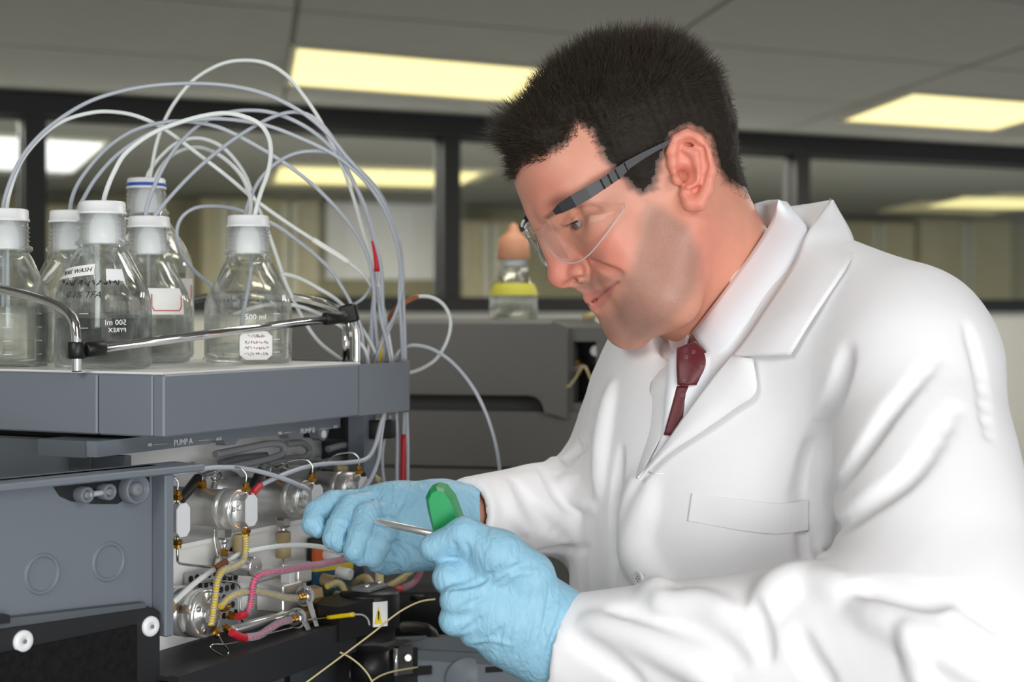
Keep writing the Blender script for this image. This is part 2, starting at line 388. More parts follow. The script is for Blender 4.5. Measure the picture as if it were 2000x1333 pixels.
# ================================================================== solvent tray with rail
mat('grey_blue', rgb(115, 122, 130), 0.42, bump=0.06, bscale=700, spec=0.4)
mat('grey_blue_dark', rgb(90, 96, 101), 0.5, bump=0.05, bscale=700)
mat('liner_white', rgb(236, 236, 232), 0.35)
mat('chrome', (0.82, 0.82, 0.8, 1), 0.09, metal=1.0)
ZT, ZB = -0.0545, -0.1087
tray = thing('solvent_tray', 'grey solvent tray with white liner and chrome rail on top of the pump', 'tray', IW(0.2, 0.16, ZB))
def ibox(mb, u0, u1, v0, v1, z0, z1): return mb.bbox(IW(u0, v0, z0), UU*(u1-u0), VV*(v1-v0), ZZ*(z1-z0))
def icbox(u0, u1, v0, v1, z0, z1, bev): return MB().cbox(IW((u0+u1)/2, (v0+v1)/2, (z0+z1)/2), UU*((u1-u0)/2), VV*((v1-v0)/2), ZZ*((z1-z0)/2), bev)
def strip_path(path, z0, z1, th):       # vertical wall following a (u,v) path
    mb = MB(); n = len(path); outer = [Vector((a, b, 0)) for a, b in path]; inner = []
    for i in range(n):
        t = (outer[min(i+1, n-1)]-outer[max(i-1, 0)]).normalized(); nn = Vector((-t.y, t.x, 0)); inner.append(outer[i]+nn*th)
    vs = []
    for o_, i_ in zip(outer, inner): vs += [IW(o_.x, o_.y, z0), IW(o_.x, o_.y, z1), IW(i_.x, i_.y, z1), IW(i_.x, i_.y, z0)]
    fs = []
    for i in range(n-1):
        for k in range(4): fs.append((i*4+k, i*4+(k+1) % 4, i*4+4+(k+1) % 4, i*4+4+k))
    fs += [(3, 2, 1, 0), ((n-1)*4, (n-1)*4+1, (n-1)*4+2, (n-1)*4+3)]
    return mb.add(vs, fs)
us = uvz(IV(701, 714, 0))[0]
vs_ = uvz(IU(190, 726, 0))[1]
icbox(0, us, 0, 0.012, ZB, ZT, 0.0014).build('front_panel', MATS['grey_blue'], tray)
icbox(0, 0.012, 0.0125, vs_-0.0006, ZB, ZT, 0.0014).build('side_panel', MATS['grey_blue'], tray)
icbox(0, 0.012, vs_+0.0006, 0.34, ZB, ZT, 0.0014).build('side_panel', MATS['grey_blue'], tray)
icbox(0.0125, us, 0.328, 0.34, ZB, ZT, 0.0014).build('back_panel', MATS['grey_blue'], tray)
pth = [(us+0.0008, 0)]
R = 0.034; ue = 0.442
for k in range(13):
    t = -PI/2+PI/2*k/12; pth.append((ue-R+R*math.cos(t), R+R*math.sin(t)))
pth += [(ue, 0.2), (ue, 0.3)]
strip_path(pth, ZB, ZT-0.0005, 0.006).build('end_panel', MATS['grey_blue'], tray)
ibox(MB(), 0.012, us, 0.012, 0.328, ZB+0.004, ZT-0.006).build('tray_floor', MATS['grey_blue_dark'], tray)
ibox(MB(), 0.006, us+0.012, 0.006, 0.332, ZT-0.004, ZT+0.0018).build('liner', MATS['liner_white'], tray)
ibox(MB(), us+0.02, ue-0.01, 0.1, 0.3, ZB, ZT-0.004).build('duct_cover', MATS['grey_blue'], tray)
ibox(MB(), us+0.002, us+0.012, 0.008, 0.3, ZB+0.002, ZT-0.006).build('duct_wall', MATS['black_plastic'], tray)
# rail: chrome tubes joined by black clips
r_ = 0.0044
pl = [P(150, 727, 1.362), P(150, 700, 1.362), P(149, 655, 1.362), P(143, 624, 1.366), P(122, 602, 1.38), P(85, 586, 1.40), P(40, 573, 1.43), P(-40, 556, 1.49), P(-110, 542, 1.53)]
rail = MB().tube(catmull(pl, 8), r_, 14); rail.build('rail', MATS['chrome'], tray)
fr0, fr1 = P(170, 684, 1.364), P(664, 620, 1.60)
MB().tube([fr0, fr1], r_, 14).build('rail', MATS['chrome'], tray)
pr = [P(696, 712, 1.63), P(696, 660, 1.63), P(692, 632, 1.628), P(680, 615, 1.624), P(660, 604, 1.635), P(620, 590, 1.68), P(575, 581, 1.75), P(500, 575, 1.83), P(430, 577, 1.88), P(370, 590, 1.9), P(352, 622, 1.9), P(350, 690, 1.9)]
MB().tube(catmull(pr, 8), r_, 14).build('rail', MATS['chrome'], tray)
MB().tube([P(676, 711, 1.66), P(676, 630, 1.66)], r_*0.9, 12).build('rail_post', MATS['chrome'], tray)
MB().cyl(P(150, 701, 1.361), P(150, 668, 1.361), 0.0079, n=20, bev=0.001).build('rail_clip', MATS['black_plastic'], tray)
MB().cyl(P(166, 684, 1.363), P(203, 680, 1.378), 0.0068, n=20, bev=0.0012).build('rail_clip', MATS['black_plastic'], tray)
d = (fr1-fr0).normalized()
MB().cyl(fr1-d*0.022, fr1+d*0.006, 0.0066, n=18, bev=0.001).build('rail_clip', MATS['black_plastic'], tray)
MB().cbox(P(682, 613, 1.62), Vector((0.009, 0, 0.002)), Vector((0, 0.008, 0)), Vector((-0.002, 0, 0.0095)), 0.002).build('rail_clip', MATS['black_plastic'], tray)
# ================================================================== bottles
clear_mat('glass', (0.988, 0.996, 0.992, 1), 0.14, 1.0, 1.47)
clear_mat('water', (0.982, 0.995, 0.99, 1), 0.14, 0.8, 1.33)
mat('cap_white', rgb(238, 240, 240), 0.35)
mat('cap_blue', rgb(38, 84, 190), 0.4)
mat('paper', rgb(240, 240, 236), 0.7)
mat('ink_black', rgb(30, 30, 40), 0.6)
mat('ink_red', rgb(200, 50, 50), 0.6)
mat('ink_plum', rgb(120, 50, 80), 0.6)
mat('print_white', rgb(244, 246, 246), 0.5)
mat('yellow_tape', rgb(232, 224, 88), 0.55)
mat('orange_wrap', rgb(238, 170, 130), 0.5, bump=0.5, bscale=90)
def on_cyl(c, R, ang, z, off=0.0003): return Vector((c.x+(R+off)*math.sin(ang), c.y-(R+off)*math.cos(ang), z))
def wrap_patch(c, Rf, a0, a1, z0, z1, m, name, parent, th=0.0005, rows=6, cols=14, round_=0.0, skew=0.0):
    mb = MB(); vs = []; fs = []
    for k in range(2):
        for i in range(rows+1):
            s = i/rows; z = z0+(z1-z0)*s
            e = 0.0
            if round_:
                dz = min(z-z0, z1-z); e = (round_-math.sqrt(max(0, round_**2-(round_-dz)**2)))/max(Rf(z), 1e-3) if dz < round_ else 0
            for j in range(cols+1):
                a = (a0+e)+((a1-e)-(a0+e))*j/cols
                z3 = z+skew*(a-(a0+a1)/2); vs.append(on_cyl(c, Rf(z3), a, z3, 0.0004+k*th))
    q = (rows+1)*(cols+1)
    for i in range(rows):
        for j in range(cols):
            x = i*(cols+1)+j; y = x+cols+1
            fs.append((q+x, q+x+1, q+y+1, q+y)); fs.append((y, y+1, x+1, x))
    edge = [j for j in range(cols+1)]+[(i+1)*(cols+1)+cols for i in range(rows)]+[rows*(cols+1)+cols-1-j for j in range(cols)]+[(rows-1-i)*(cols+1) for i in range(rows-1)]
    for i in range(len(edge)):
        x, y = edge[i], edge[(i+1) % len(edge)]; fs.append((x, y, q+y, q+x))
    return mb.add(vs, fs, False).build(name, m, parent)
def wrap_text(txt, m, name, c, Rf, ang, z, h, parent, slant=0.0, mirror=False, tilt=0.0):
    cu = bpy.data.curves.new(name, 'FONT'); cu.body = txt; cu.size = h*1.4; cu.align_x = 'CENTER'; cu.align_y = 'CENTER'; cu.resolution_u = 2; cu.shear = slant
    cu.extrude = 0.0001
    t = bpy.data.objects.new(name, cu); COL.objects.link(t); bpy.context.view_layer.update()
    me = bpy.data.meshes.new_from_object(t.evaluated_get(bpy.context.evaluated_depsgraph_get())); bpy.data.objects.remove(t)
    base = wloc(parent)
    for v in me.vertices:
        x, y, zz = v.co; x = -x if mirror else x
        z2 = z+y+x*tilt; R_ = Rf(z2); v.co = on_cyl(c, R_, ang+x/max(R_, 1e-3), z2, 0.0013+zz)-base
    me.name = name
    return link(name, me, m, parent, base=base)
def scribble(m, name, c, Rf, ang, z, wdt, h, parent, seed, th=0.00028):
    rr = random.Random(seed); pts = []; x = -wdt/2
    mb = MB()
    while x < wdt/2:
        n = rr.randint(3, 6); pts = []
        for k in range(n):
            R_ = Rf(z); pts.append(on_cyl(c, R_, ang+x/R_, z+rr.uniform(-h/2, h/2), 0.0014)); x += wdt*rr.uniform(0.008, 0.03)
        mb.tube(catmull(pts, 3), th, 5); x += wdt*0.02
    return mb.build(name, m, parent)
bottle_R = 0.043
def bottle(label, px, d, top, fill, Rb=0.0430, rise=0.0, ring=False, zbase=None):
    """borosilicate screw-neck bottle; top = height of the white stopper above the tray liner"""
    zb = CZ+ZT+0.002 if zbase is None else zbase
    c = Vector(((px-HX)/F*d, d, zb)); H = top; k = Rb/0.043
    th = thing('reagent_bottle', label, 'bottle', c, 'screw-neck solvent bottles on the tray')
    Hs = H-0.006; rn = 0.0208
    neck0 = Hs-0.034; sh0 = Hs-0.034-0.046*k
    out = [(Rb-0.006, 0.0), (Rb-0.0015, 0.0015), (Rb, 0.006), (Rb, sh0-0.008), (Rb-0.0008, sh0), (Rb-0.0035*k, sh0+0.010*k), (Rb-0.0095*k, sh0+0.022*k), (rn+0.0045, neck0-0.006), (rn+0.001, neck0)]
    z = neck0
    out += [(rn+0.001, z+0.001), (rn+0.0042, z+0.003), (rn+0.0042, z+0.0055), (rn+0.0005, z+0.008)]
    zz = z+0.012
    while zz < Hs-0.007:
        out += [(rn, zz-0.0012), (rn+0.0018, zz), (rn, zz+0.0012)]; zz += 0.0042
    out += [(rn, Hs-0.003), (rn-0.0008, Hs)]
    t = 0.0019
    inn = [(rn-0.003, Hs), (rn-0.0028, neck0-0.004), (rn+0.0005, neck0-0.008), (Rb-0.0095*k-t, sh0+0.021*k), (Rb-0.0035*k-t, sh0+0.009*k), (Rb-t-0.0008, sh0-0.002), (Rb-t, 0.008), (Rb-0.008, 0.0035), (0.0008, 0.003)]
    MB().lathe(c, ZZ, out+inn, 56, True, cap=False).add([c+ZZ*0.0]+[c+Vector(((Rb-0.006)*math.cos(2*PI*i/56), (Rb-0.006)*math.sin(2*PI*i/56), 0)) for i in range(56)], [(0, (i+1) % 56+1, i+1) for i in range(56)]).build('glass_body', MATS['glass'], th)
    if fill > 0:
        rw = Rb-t-0.0004
        MB().lathe(c, ZZ, [(0.001, 0.0042), (Rb-0.009, 0.0042), (rw, 0.0088), (rw, fill), (0.001, fill)], 48, True, cap=False).build('liquid', MATS['water'], th)
    # white stopper: plug inside the neck and a flat lid over it
    MB().lathe(c, ZZ, [(rn-0.0052, neck0+0.004), (rn-0.0036, neck0+0.006), (rn-0.0036, Hs+0.0002), (rn+0.0002, Hs+0.0002), (rn+0.0003, Hs-0.0030), (rn+0.0014, Hs-0.0030), (rn+0.0014, Hs-0.0008), (rn+0.0004, Hs-0.0006), (rn+0.0002, Hs+0.0075+rise), (rn-0.001, Hs+0.009+rise), (0.0008, Hs+0.0093+rise)], 40, True, cap=False).build('stopper', MATS['cap_white'], th)
    if ring: MB().lathe(c, ZZ, [(rn+0.0002, Hs+0.0000), (rn+0.0011, Hs+0.0001), (rn+0.0011, Hs+0.0034), (rn+0.0002, Hs+0.0035)], 40, True, cap=False).build('stopper_ring', MATS['cap_blue'], th)
    def Rf(zw):
        h = zw-c.z; pr = [p for p in out if p[1] <= neck0]
        for (r0, h0), (r1, h1) in zip(pr, pr[1:]):
            if h0 <= h <= h1: return r0+(r1-r0)*(h-h0)/max(h1-h0, 1e-6)
        return pr[-1][0]
    return th, c, Rf
def marks(th, c, Rf, a, z0):
    mb = MB()
    for i in range(4):
        z = c.z+z0+i*0.013
        if Rf(z) < 0.04: continue
        pts = [on_cyl(c, Rf(z), a+k*0.03, z, 0.0006) for k in range(7)]; mb.tube(pts, 0.0004, 4)
    mb.build('graduation_marks', MATS['print_white'], th)
bt = {}
bt[1] = bottle('clear reagent bottle cut off by the left edge of the picture', 12, 1.50, 0.150, 0.058)
bt[2] = bottle('clear reagent bottle half hidden behind the marked wash bottle', 140, 1.525, 0.150, 0.052)
bt[3] = bottle('clear reagent bottle with a handwritten wash label at its shoulder', 200, 1.432, 0.1525, 0.047, Rb=0.0450)
bt[4] = bottle('clear reagent bottle with a red-framed label in front of the taller one', 291, 1.60, 0.149, 0.008)
bt[5] = bottle('tall clear reagent bottle with a blue ring under its white stopper', 286, 1.73, 0.200, 0.045, Rb=0.0525, ring=True)
bt[6] = bottle('clear reagent bottle with a rounded handwritten label standing alone in front', 485, 1.585, 0.1490, 0.020, Rb=0.0448)
th, c, Rf = bt[3]
wrap_patch(c, Rf, -1.05, 0.05, c.z+0.0845, c.z+0.0945, MATS['paper'], 'shoulder_label', th, skew=0.004)
wrap_text('PEAK WASH', MATS['ink_black'], 'lettering', c, Rf, -0.50, c.z+0.0895, 0.0042, th, tilt=0.12)
scribble(MATS['ink_black'], 'handwriting', c, Rf, -0.1, c.z+0.079, 0.052, 0.006, th, 3, 0.00045)
wrap_text('0.1% TFA', MATS['ink_black'], 'lettering', c, Rf, -0.15, c.z+0.068, 0.006, th, slant=0.3)
wrap_patch(c, Rf, 0.35, 0.80, c.z+0.081, c.z+0.092, MATS['cap_white'], 'tape_patch', th)
wrap_text('400', MATS['print_white'], 'lettering', c, Rf, -0.35, c.z+0.050, 0.0045, th, mirror=True)
wrap_text('500 ml', MATS['print_white'], 'lettering', c, Rf, 0.52, c.z+0.043, 0.005, th, mirror=True)
wrap_text('PYREX', MATS['print_white'], 'lettering', c, Rf, 0.55, c.z+0.036, 0.004, th, mirror=True)
marks(th, c, Rf, -0.2, 0.012)
th, c, Rf = bt[6]
wrap_text('500 ml', MATS['print_white'], 'lettering', c, Rf, 0.33, c.z+0.0475, 0.0055, th)
wrap_patch(c, Rf, -0.02, 0.72, c.z+0.0045, c.z+0.033, MATS['paper'], 'handwritten_label', th, round_=0.006)
for k, (z, wd) in enumerate(((0.0285, 0.018), (0.022, 0.023), (0.0165, 0.023), (0.0105, 0.024))):
    scribble(MATS['ink_plum'], 'handwriting', c, Rf, 0.35, c.z+z, wd, 0.0036, th, 11+k, 0.0002)
marks(th, c, Rf, 0.75, 0.012)
scribble(MATS['ink_black'], 'handwriting', c, Rf, 0.1, c.z+0.064, 0.045, 0.003, th, 21, 0.0002)
for n_, (a0, a1, z0, z1) in ((4, (0.2, 1.15, 0.050, 0.077)), (5, (0.75, 1.45, 0.060, 0.090))):
    th, c, Rf = bt[n_]
    lb = wrap_patch(c, Rf, a0, a1, c.z+z0, c.z+z1, MATS['paper'], 'paper_label', th)
    mb = MB(); R_ = Rf(c.z+z0); q = 0.004
    loop = [(a0+q/R_+0.06, z0+q), (a1-q/R_-0.06, z0+q), (a1-q/R_, z0+q+0.004), (a1-q/R_, z1-q-0.003)]
    fr_ = []
    for (A, B) in zip(loop, loop[1:]):
        for k in range(8): fr_.append((A[0]+(B[0]-A[0])*k/8, A[1]+(B[1]-A[1])*k/8))
    fr_.append(loop[-1]); L0 = [(a0+q/R_, z1-q-0.002), (a0+q/R_, z0+q+0.004)]
    mb.tube([on_cyl(c, R_, a, c.z+z, 0.0012) for a, z in L0+fr_], 0.0006, 5)
    mb.build('red_border', MATS['ink_red'], lb)
for n_ in (1, 2):
    th, c, Rf = bt[n_]; marks(th, c, Rf, 0.25 if n_ == 1 else -0.6, 0.012)
# wrapped bottle on the background instrument
bw_c = BP(1003, 625, 0.16)
th, c, Rf = bottle('blurred bottle with yellow tape and orange wrapped top on the rear instrument', 1003, bw_c.y, 0.125, 0.05, Rb=0.0405, zbase=ztop)
th['group'] = 'bottle on the rear instrument'; del th['group']
wrap_patch(c, Rf, -PI, PI-0.01, c.z+0.040, c.z+0.060, MATS['yellow_tape'], 'yellow_tape', th, cols=40)
MB().lathe(c, ZZ, [(0.0245, 0.100), (0.0275, 0.102), (0.0265, 0.118), (0.0255, 0.134), (0.019, 0.139), (0.010, 0.148), (0.007, 0.158), (0.001, 0.162)], 24, True, cap=False).build('orange_wrap', MATS['orange_wrap'], th)
# ================================================================== solvent tubes arching from the bottles to the tray's corner duct
mat('sleeve_red', rgb(200, 32, 52), 0.4)
mat('sleeve_yellow', rgb(240, 205, 20), 0.4)
mat('sleeve_brown', rgb(160, 100, 66), 0.45)
mat('sleeve_white', rgb(244, 244, 238), 0.4)
TR = 0.0021
def tube_thing(label, pts, d0, d1, m='grey_tube', r=TR, name='solvent_tube', group='solvent tubes', sleeves=()):
    c = pxcurve(pts, d0, d1, 7); mb = MB().tube(c, r, 10)
    o = mb.build(name, MATS[m], label=label, cat='tube', group=group)
    for (px0, py0, px1, py1, sm) in sleeves:
        i0 = min(range(len(c)), key=lambda i: (proj(c[i])[0]-px0)**2+(proj(c[i])[1]-py0)**2)
        i1 = min(range(len(c)), key=lambda i: (proj(c[i])[0]-px1)**2+(proj(c[i])[1]-py1)**2)
        a, b_ = min(i0, i1), max(i0, i1)
        MB().tube(c[a:b_+1] if b_ > a else [c[a], c[min(a+1, len(c)-1)]], r*1.45, 10).build('sleeve', MATS[sm], o)
    return o
def proj(p): return HX+p.x/p.y*F, HY-(p.z-CZ)/p.y*F
DB = 1.725
T = tube_thing
T('grey tube from the leftmost bottle making the widest low arch', [(6, 600), (8, 500), (6, 418), (10, 385), (28, 335), (55, 290), (100, 245), (165, 203), (230, 180), (300, 167), (380, 163), (450, 168), (520, 185), (590, 220), (640, 262), (680, 310), (712, 345), (735, 372), (758, 415), (775, 468), (786, 530), (784, 575), (770, 620), (748, 660), (738, 722)], 1.50, DB, 'grey_tube',
  sleeves=[(738, 720, 747, 664, 'sleeve_yellow')])
T('white tube from the leftmost bottle ending in a white sleeve', [(16, 640), (14, 520), (13, 418), (20, 372), (42, 315), (80, 268), (125, 236), (180, 220), (225, 219), (270, 228), (320, 252), (380, 296), (440, 342), (500, 392), (560, 435), (620, 474), (682, 514), (712, 540), (726, 560)], 1.50, DB, 'white_tube',
  sleeves=[(615, 472, 682, 514, 'sleeve_white')])
T('grey tube leaving the left side of the half hidden bottle', [(136, 600), (134, 500), (136, 417), (146, 372), (172, 330), (212, 287), (262, 255), (320, 239), (370, 238), (430, 250), (500, 285), (560, 322), (610, 360), (660, 410), (695, 455), (718, 500), (730, 560), (732, 620), (742, 720)], 1.525, DB)
T('thin grey tube leaving the right side of the half hidden bottle', [(160, 600), (154, 500), (152, 417), (165, 385), (190, 345), (232, 300), (290, 262), (350, 240), (410, 232), (470, 236), (530, 248), (600, 276), (655, 304), (688, 330), (720, 362), (750, 408), (772, 465), (782, 520), (780, 575), (784, 640), (788, 725)], 1.525, DB)
T('thick white tube rising from the wash bottle', [(190, 640), (191, 560), (190, 480), (201, 403), (207, 375), (222, 338), (245, 300), (290, 265), (340, 243), (400, 226), (450, 222), (500, 238), (522, 262), (529, 295), (524, 335), (510, 375), (500, 410), (496, 440)], 1.432, 1.585, 'white_tube', r=0.0024)
T('white tube from the blue-ringed bottle making the highest arch', [(290, 560), (290, 450), (292, 360), (297, 325), (306, 280), (322, 235), (345, 195), (380, 155), (430, 126), (475, 118), (520, 124), (560, 148), (595, 190), (625, 235), (650, 285), (668, 325), (690, 385), (708, 450), (728, 510), (742, 570), (756, 640), (770, 725)], 1.73, DB, 'white_tube')
T('white tube looping low from the blue-ringed bottle', [(284, 360), (292, 335), (315, 305), (345, 280), (385, 270), (425, 282), (455, 308), (480, 345), (495, 385), (515, 430), (540, 500), (556, 548), (580, 600), (605, 645), (630, 675), (668, 704)], 1.73, 1.75, 'white_tube')
T('white tube nested under the low loop by the blue-ringed bottle', [(298, 360), (312, 330), (338, 302), (378, 288), (415, 296), (450, 320), (476, 352), (490, 395), (486, 430)], 1.73, 1.585, 'white_tube')
T('grey tube rising steeply in front of the blue-ringed bottle', [(283, 436), (288, 400), (304, 358), (326, 315), (355, 275), (395, 240), (445, 220), (500, 216), (550, 226), (600, 250), (640, 282), (672, 322), (695, 365), (716, 420), (730, 470), (736, 530), (728, 600), (726, 660), (732, 720)], 1.59, DB, 'grey_tube',
  sleeves=[(731, 466, 736, 534, 'sleeve_red')])
T('grey tube crossing diagonally from the red-framed label bottle', [(280, 458), (300, 425), (335, 382), (380, 335), (430, 292), (480, 257), (530, 230), (575, 219), (615, 232), (650, 270), (668, 310), (688, 352), (712, 400), (728, 455), (744, 520), (748, 600), (752, 660), (746, 722)], 1.585, DB)
T('grey tube curving from the lone front bottle toward the bundle', [(470, 700), (474, 620), (492, 510), (480, 428), (490, 385), (512, 345), (548, 313), (590, 297), (640, 298), (672, 312), (705, 335), (738, 372), (765, 425), (782, 490), (786, 550), (790, 640), (792, 725)], 1.585, DB)
T('grey tube making a large loop behind the lone front bottle', [(430, 575), (405, 552), (372, 522), (352, 490), (345, 455), (355, 425), (380, 407), (412, 403), (450, 407), (500, 423), (545, 445), (596, 482), (640, 522), (666, 558), (690, 602), (706, 645), (712, 720)], 1.66, DB-0.02)
T('white tube arching low right of the lone front bottle', [(548, 538), (556, 536), (585, 544), (623, 564), (660, 588), (692, 622), (718, 660), (738, 700), (744, 720)], 1.66, DB, 'white_tube')
T('white tube lowest of the arches, passing in front of the rail clip', [(455, 615), (500, 600), (540, 594), (575, 597), (612, 608), (650, 628), (685, 653), (712, 682), (722, 720)], 1.66, DB-0.03, 'white_tube')
T('white tube rising from the duct beside the yellow sleeve', [(716, 720), (722, 660), (730, 600), (742, 560)], DB, DB, 'white_tube', r=0.0018)
T('grey tube crossing the bundle just above the duct', [(728, 722), (742, 680), (762, 640), (778, 600), (784, 560)], DB-0.01, DB-0.01)
T('grey tube on the outer right of the bundle', [(766, 725), (758, 680), (744, 620), (736, 560)], DB-0.015, DB-0.015)
T('grey tube bending left behind the rail clip', [(690, 596), (712, 580), (728, 552), (734, 520)], DB, DB, r=0.0018)
T('white tube with a brown sleeve looping right of the bundle', [(752, 640), (768, 610), (790, 592), (816, 580), (845, 582), (868, 598), (880, 628), (874, 664), (855, 698), (832, 716), (806, 727), (780, 730)], DB, 1.80, 'white_tube',
  sleeves=[(756, 632, 816, 580, 'sleeve_brown')])
T('long grey tube drooping right in front of the rear instrument', [(764, 726), (772, 700), (785, 682), (808, 675), (845, 683), (885, 710), (920, 752), (948, 805), (966, 860), (975, 910), (978, 960)], DB, DB, 'grey_tube')
for k, (pts, m, sl, lab) in enumerate((
        ([(774, 806), (776, 870), (775, 960)], 'grey_tube', (), 'grey tube hanging below the tray corner, left of the red sleeve'),
        ([(790, 806), (788, 870), (787, 960)], 'grey_tube', [(788, 846, 787, 958, 'sleeve_red')], 'grey tube with a long red sleeve hanging below the tray corner'),
        ([(794, 806), (796, 870), (796, 960)], 'grey_tube', (), 'grey tube hanging below the tray corner, right of the red sleeve'),
        ([(762, 812), (750, 860), (746, 905), (752, 960)], 'grey_tube', (), 'grey tube bowing left below the tray corner'))):
    T(lab, [(x, y) for x, y in pts], DB-0.01, DB-0.03, m, sleeves=sl, r=0.0022, group='tubes hanging below the tray corner')
T('grey tube swinging from the tray corner to the pump heads', [(752, 800), (742, 835), (732, 872), (715, 897), (680, 904), (640, 906), (600, 912), (560, 925), (530, 938), (509, 949)], DB-0.06, 1.455, 'grey_tube', r=0.0024, group='tubes on the pump')
T('long pale tube sagging across the pump heads', [(300, 945), (330, 930), (380, 918), (440, 913), (500, 920), (560, 938), (610, 960), (640, 970), (670, 974), (700, 966), (722, 940), (738, 900), (744, 850), (752, 800)], 1.33, DB-0.05, 'grey_tube', r=0.0024, group='tubes on the pump')
# ================================================================== pump module under the tray
mat('silver_plate', rgb(242, 242, 240), 0.34, metal=0.12, bump=0.08, bscale=60, stretch=(1, 1, 6))
mat('polished', (0.86, 0.86, 0.84, 1), 0.2, metal=0.8, bump=0.05, bscale=120)
mat('brushed', (0.80, 0.79, 0.76, 1), 0.32, metal=0.72, bump=0.1, bscale=300)
mat('cap_matte', rgb(226, 228, 230), 0.5, spec=0.4)
mat('peek', rgb(190, 170, 128), 0.5)
mat('rubber_grey', rgb(128, 131, 134), 0.5)
mat('rubber_black', rgb(34, 35, 38), 0.5)
mat('capillary_steel', (0.6, 0.6, 0.57, 1), 0.2, metal=1.0)
mat('lettering_white', rgb(228, 232, 234), 0.5)
mat('hose_clear', rgb(214, 220, 228), 0.2, trans=0.6, ior=1.25)
mat('core_yellow', rgb(238, 206, 70), 0.35)
mat('core_pink', rgb(232, 74, 120), 0.35)
mat('nylon_grey', rgb(176, 178, 180), 0.45)
mat('tan_brass', rgb(186, 156, 112), 0.35, metal=0.6, bump=0.2, bscale=500)
mat('board_orange', rgb(222, 104, 44), 0.5); mat('board_yellow', rgb(228, 206, 50), 0.5)
mat('board_blue', rgb(40, 92, 130), 0.5); mat('board_green', rgb(60, 96, 74), 0.5)
mat('sticker_white', rgb(240, 240, 238), 0.5); mat('sticker_yellow', rgb(238, 214, 30), 0.5)
pump = thing('pump_module', 'opened grey pump module with metal pump heads, fittings and hoses under the tray', 'pump', IW(0.2, 0.15, -0.42))
ub = 0.012
vb0 = uvz(IU(180, 862, ub))[1]
# body behind the front: side, bands
icbox(ub, ub+0.010, vb0+0.002, 0.118, -0.158, -0.1165, 0.001).build('top_band', MATS['grey_blue_dark'], pump)
icbox(ub, 0.43, 0.118, 0.40, -0.158, -0.1165, 0.001).build('top_band', MATS['grey_blue_dark'], pump)
ibox(MB(), ub+0.004, 0.42, 0.125, 0.39, -0.60, -0.1155).build('module_body', MATS['grey_blue_dark'], pump)
ibox(MB(), 0.03, 0.40, 0.07, 0.33, -0.1165, ZB).build('gap_foot', MATS['black_plastic'], pump)
ibox(MB(), ub+0.002, ub+0.010, 0.055, 0.125, -0.60, -0.128).build('side_wall', MATS['grey_blue_dark'], pump)
ibox(MB(), 0.405, 0.413, 0.06, 0.125, -0.60, -0.128).build('side_wall', MATS['grey_blue_dark'], pump)
# label plate
vl = 0.055
lp = MB()
zt_, zb_ = -0.1125, -0.1262
poly = [(-0.022, zt_), (-0.022, zb_), (0.135, zb_), (0.137, zb_+0.002), (0.155, zb_+0.002), (0.160, zb_-0.004), (0.174, zb_-0.004), (0.180, zb_+0.001), (0.262, zb_), (0.267, zb_-0.005), (0.280, zb_-0.005), (0.285, zb_), (0.318, zb_), (0.322, zb_-0.009), (0.329, zb_-0.012), (0.336, zb_-0.009), (0.340, zb_), (0.362, zb_), (0.362, zt_)]
plate = MB().prism([IW(u, vl, z) for u, z in poly], VV*0.012).build('label_plate', MATS['grey_blue'], pump)
ibox(MB(), -0.024, 0.42, vl+0.012, vb0+0.03, -0.127, -0.1125).build('top_shelf', MATS['grey_blue_dark'], pump)
def face_text(t, px, py, h, v=vl-0.0006): return text_mesh(t, MATS['lettering_white'], 'lettering', IV(px, py, v), UU, ZZ, h, plate)
face_text('PUMP A', 358, 864, 0.0056); face_text('PUMP B', 601, 842, 0.0056)
for (t, x, y) in (('PRI', 293, 870), ('ACC', 428, 858), ('PRI', 547, 847), ('ACC', 656, 834)): face_text(t, x, y, 0.0030)
for (x0, y0, x1, y1) in ((301, 869, 330, 867), (388, 861, 418, 859), (555, 846, 577, 844), (624, 839, 648, 836)):
    MB().tube([IV(x0, y0, vl-0.0005), IV(x1, y1, vl-0.0005)], 0.0003, 4).build('printed_line', MATS['lettering_white'], plate)
MB().cyl(IW(0.329, vl-0.001, zb_-0.0045), IW(0.329, vl+0.001, zb_-0.0045), 0.0042, n=16).build('screw_cover', MATS['cap_white'], plate)
# black latch arm at the right end
MB().prism([IW(u, 0.05, z) for u, z in [(0.364, -0.1125), (0.364, -0.139), (0.402, -0.139), (0.402, -0.1125)]], VV*0.08).build('latch_arm', MATS['black_plastic'], pump)
MB().lathe(IW(0.402, 0.035, -0.139), ZZ, [(0.022, 0), (0.0225, 0.0015), (0.0225, 0.0185), (0.022, 0.02)], 28).build('latch_pivot', MATS['black_plastic'], pump)
# back plates
vbp = 0.105
ibox(MB(), 0.023, 0.40, vbp, vbp+0.01, -0.36, -0.127).build('back_plate', MATS['silver_plate'], pump)
ibox(MB(), -0.03, 0.285, 0.035, vbp, -0.2165, -0.2125).build('ledge', MATS['silver_plate'], pump)
ibox(MB(), -0.03, 0.285, 0.042, 0.046, -0.31, -0.2165).build('lower_plate', MATS['silver_plate'], pump)
for (x, y) in ((345, 915), (372, 912), (420, 935), (437, 940), (575, 930), (612, 925), (438, 925)):
    p = IV(x, y, vbp-0.001); MB().cyl(p, p-VV*0.004, 0.005, n=14, bev=0.001).build('screw', MATS['polished'], pump)
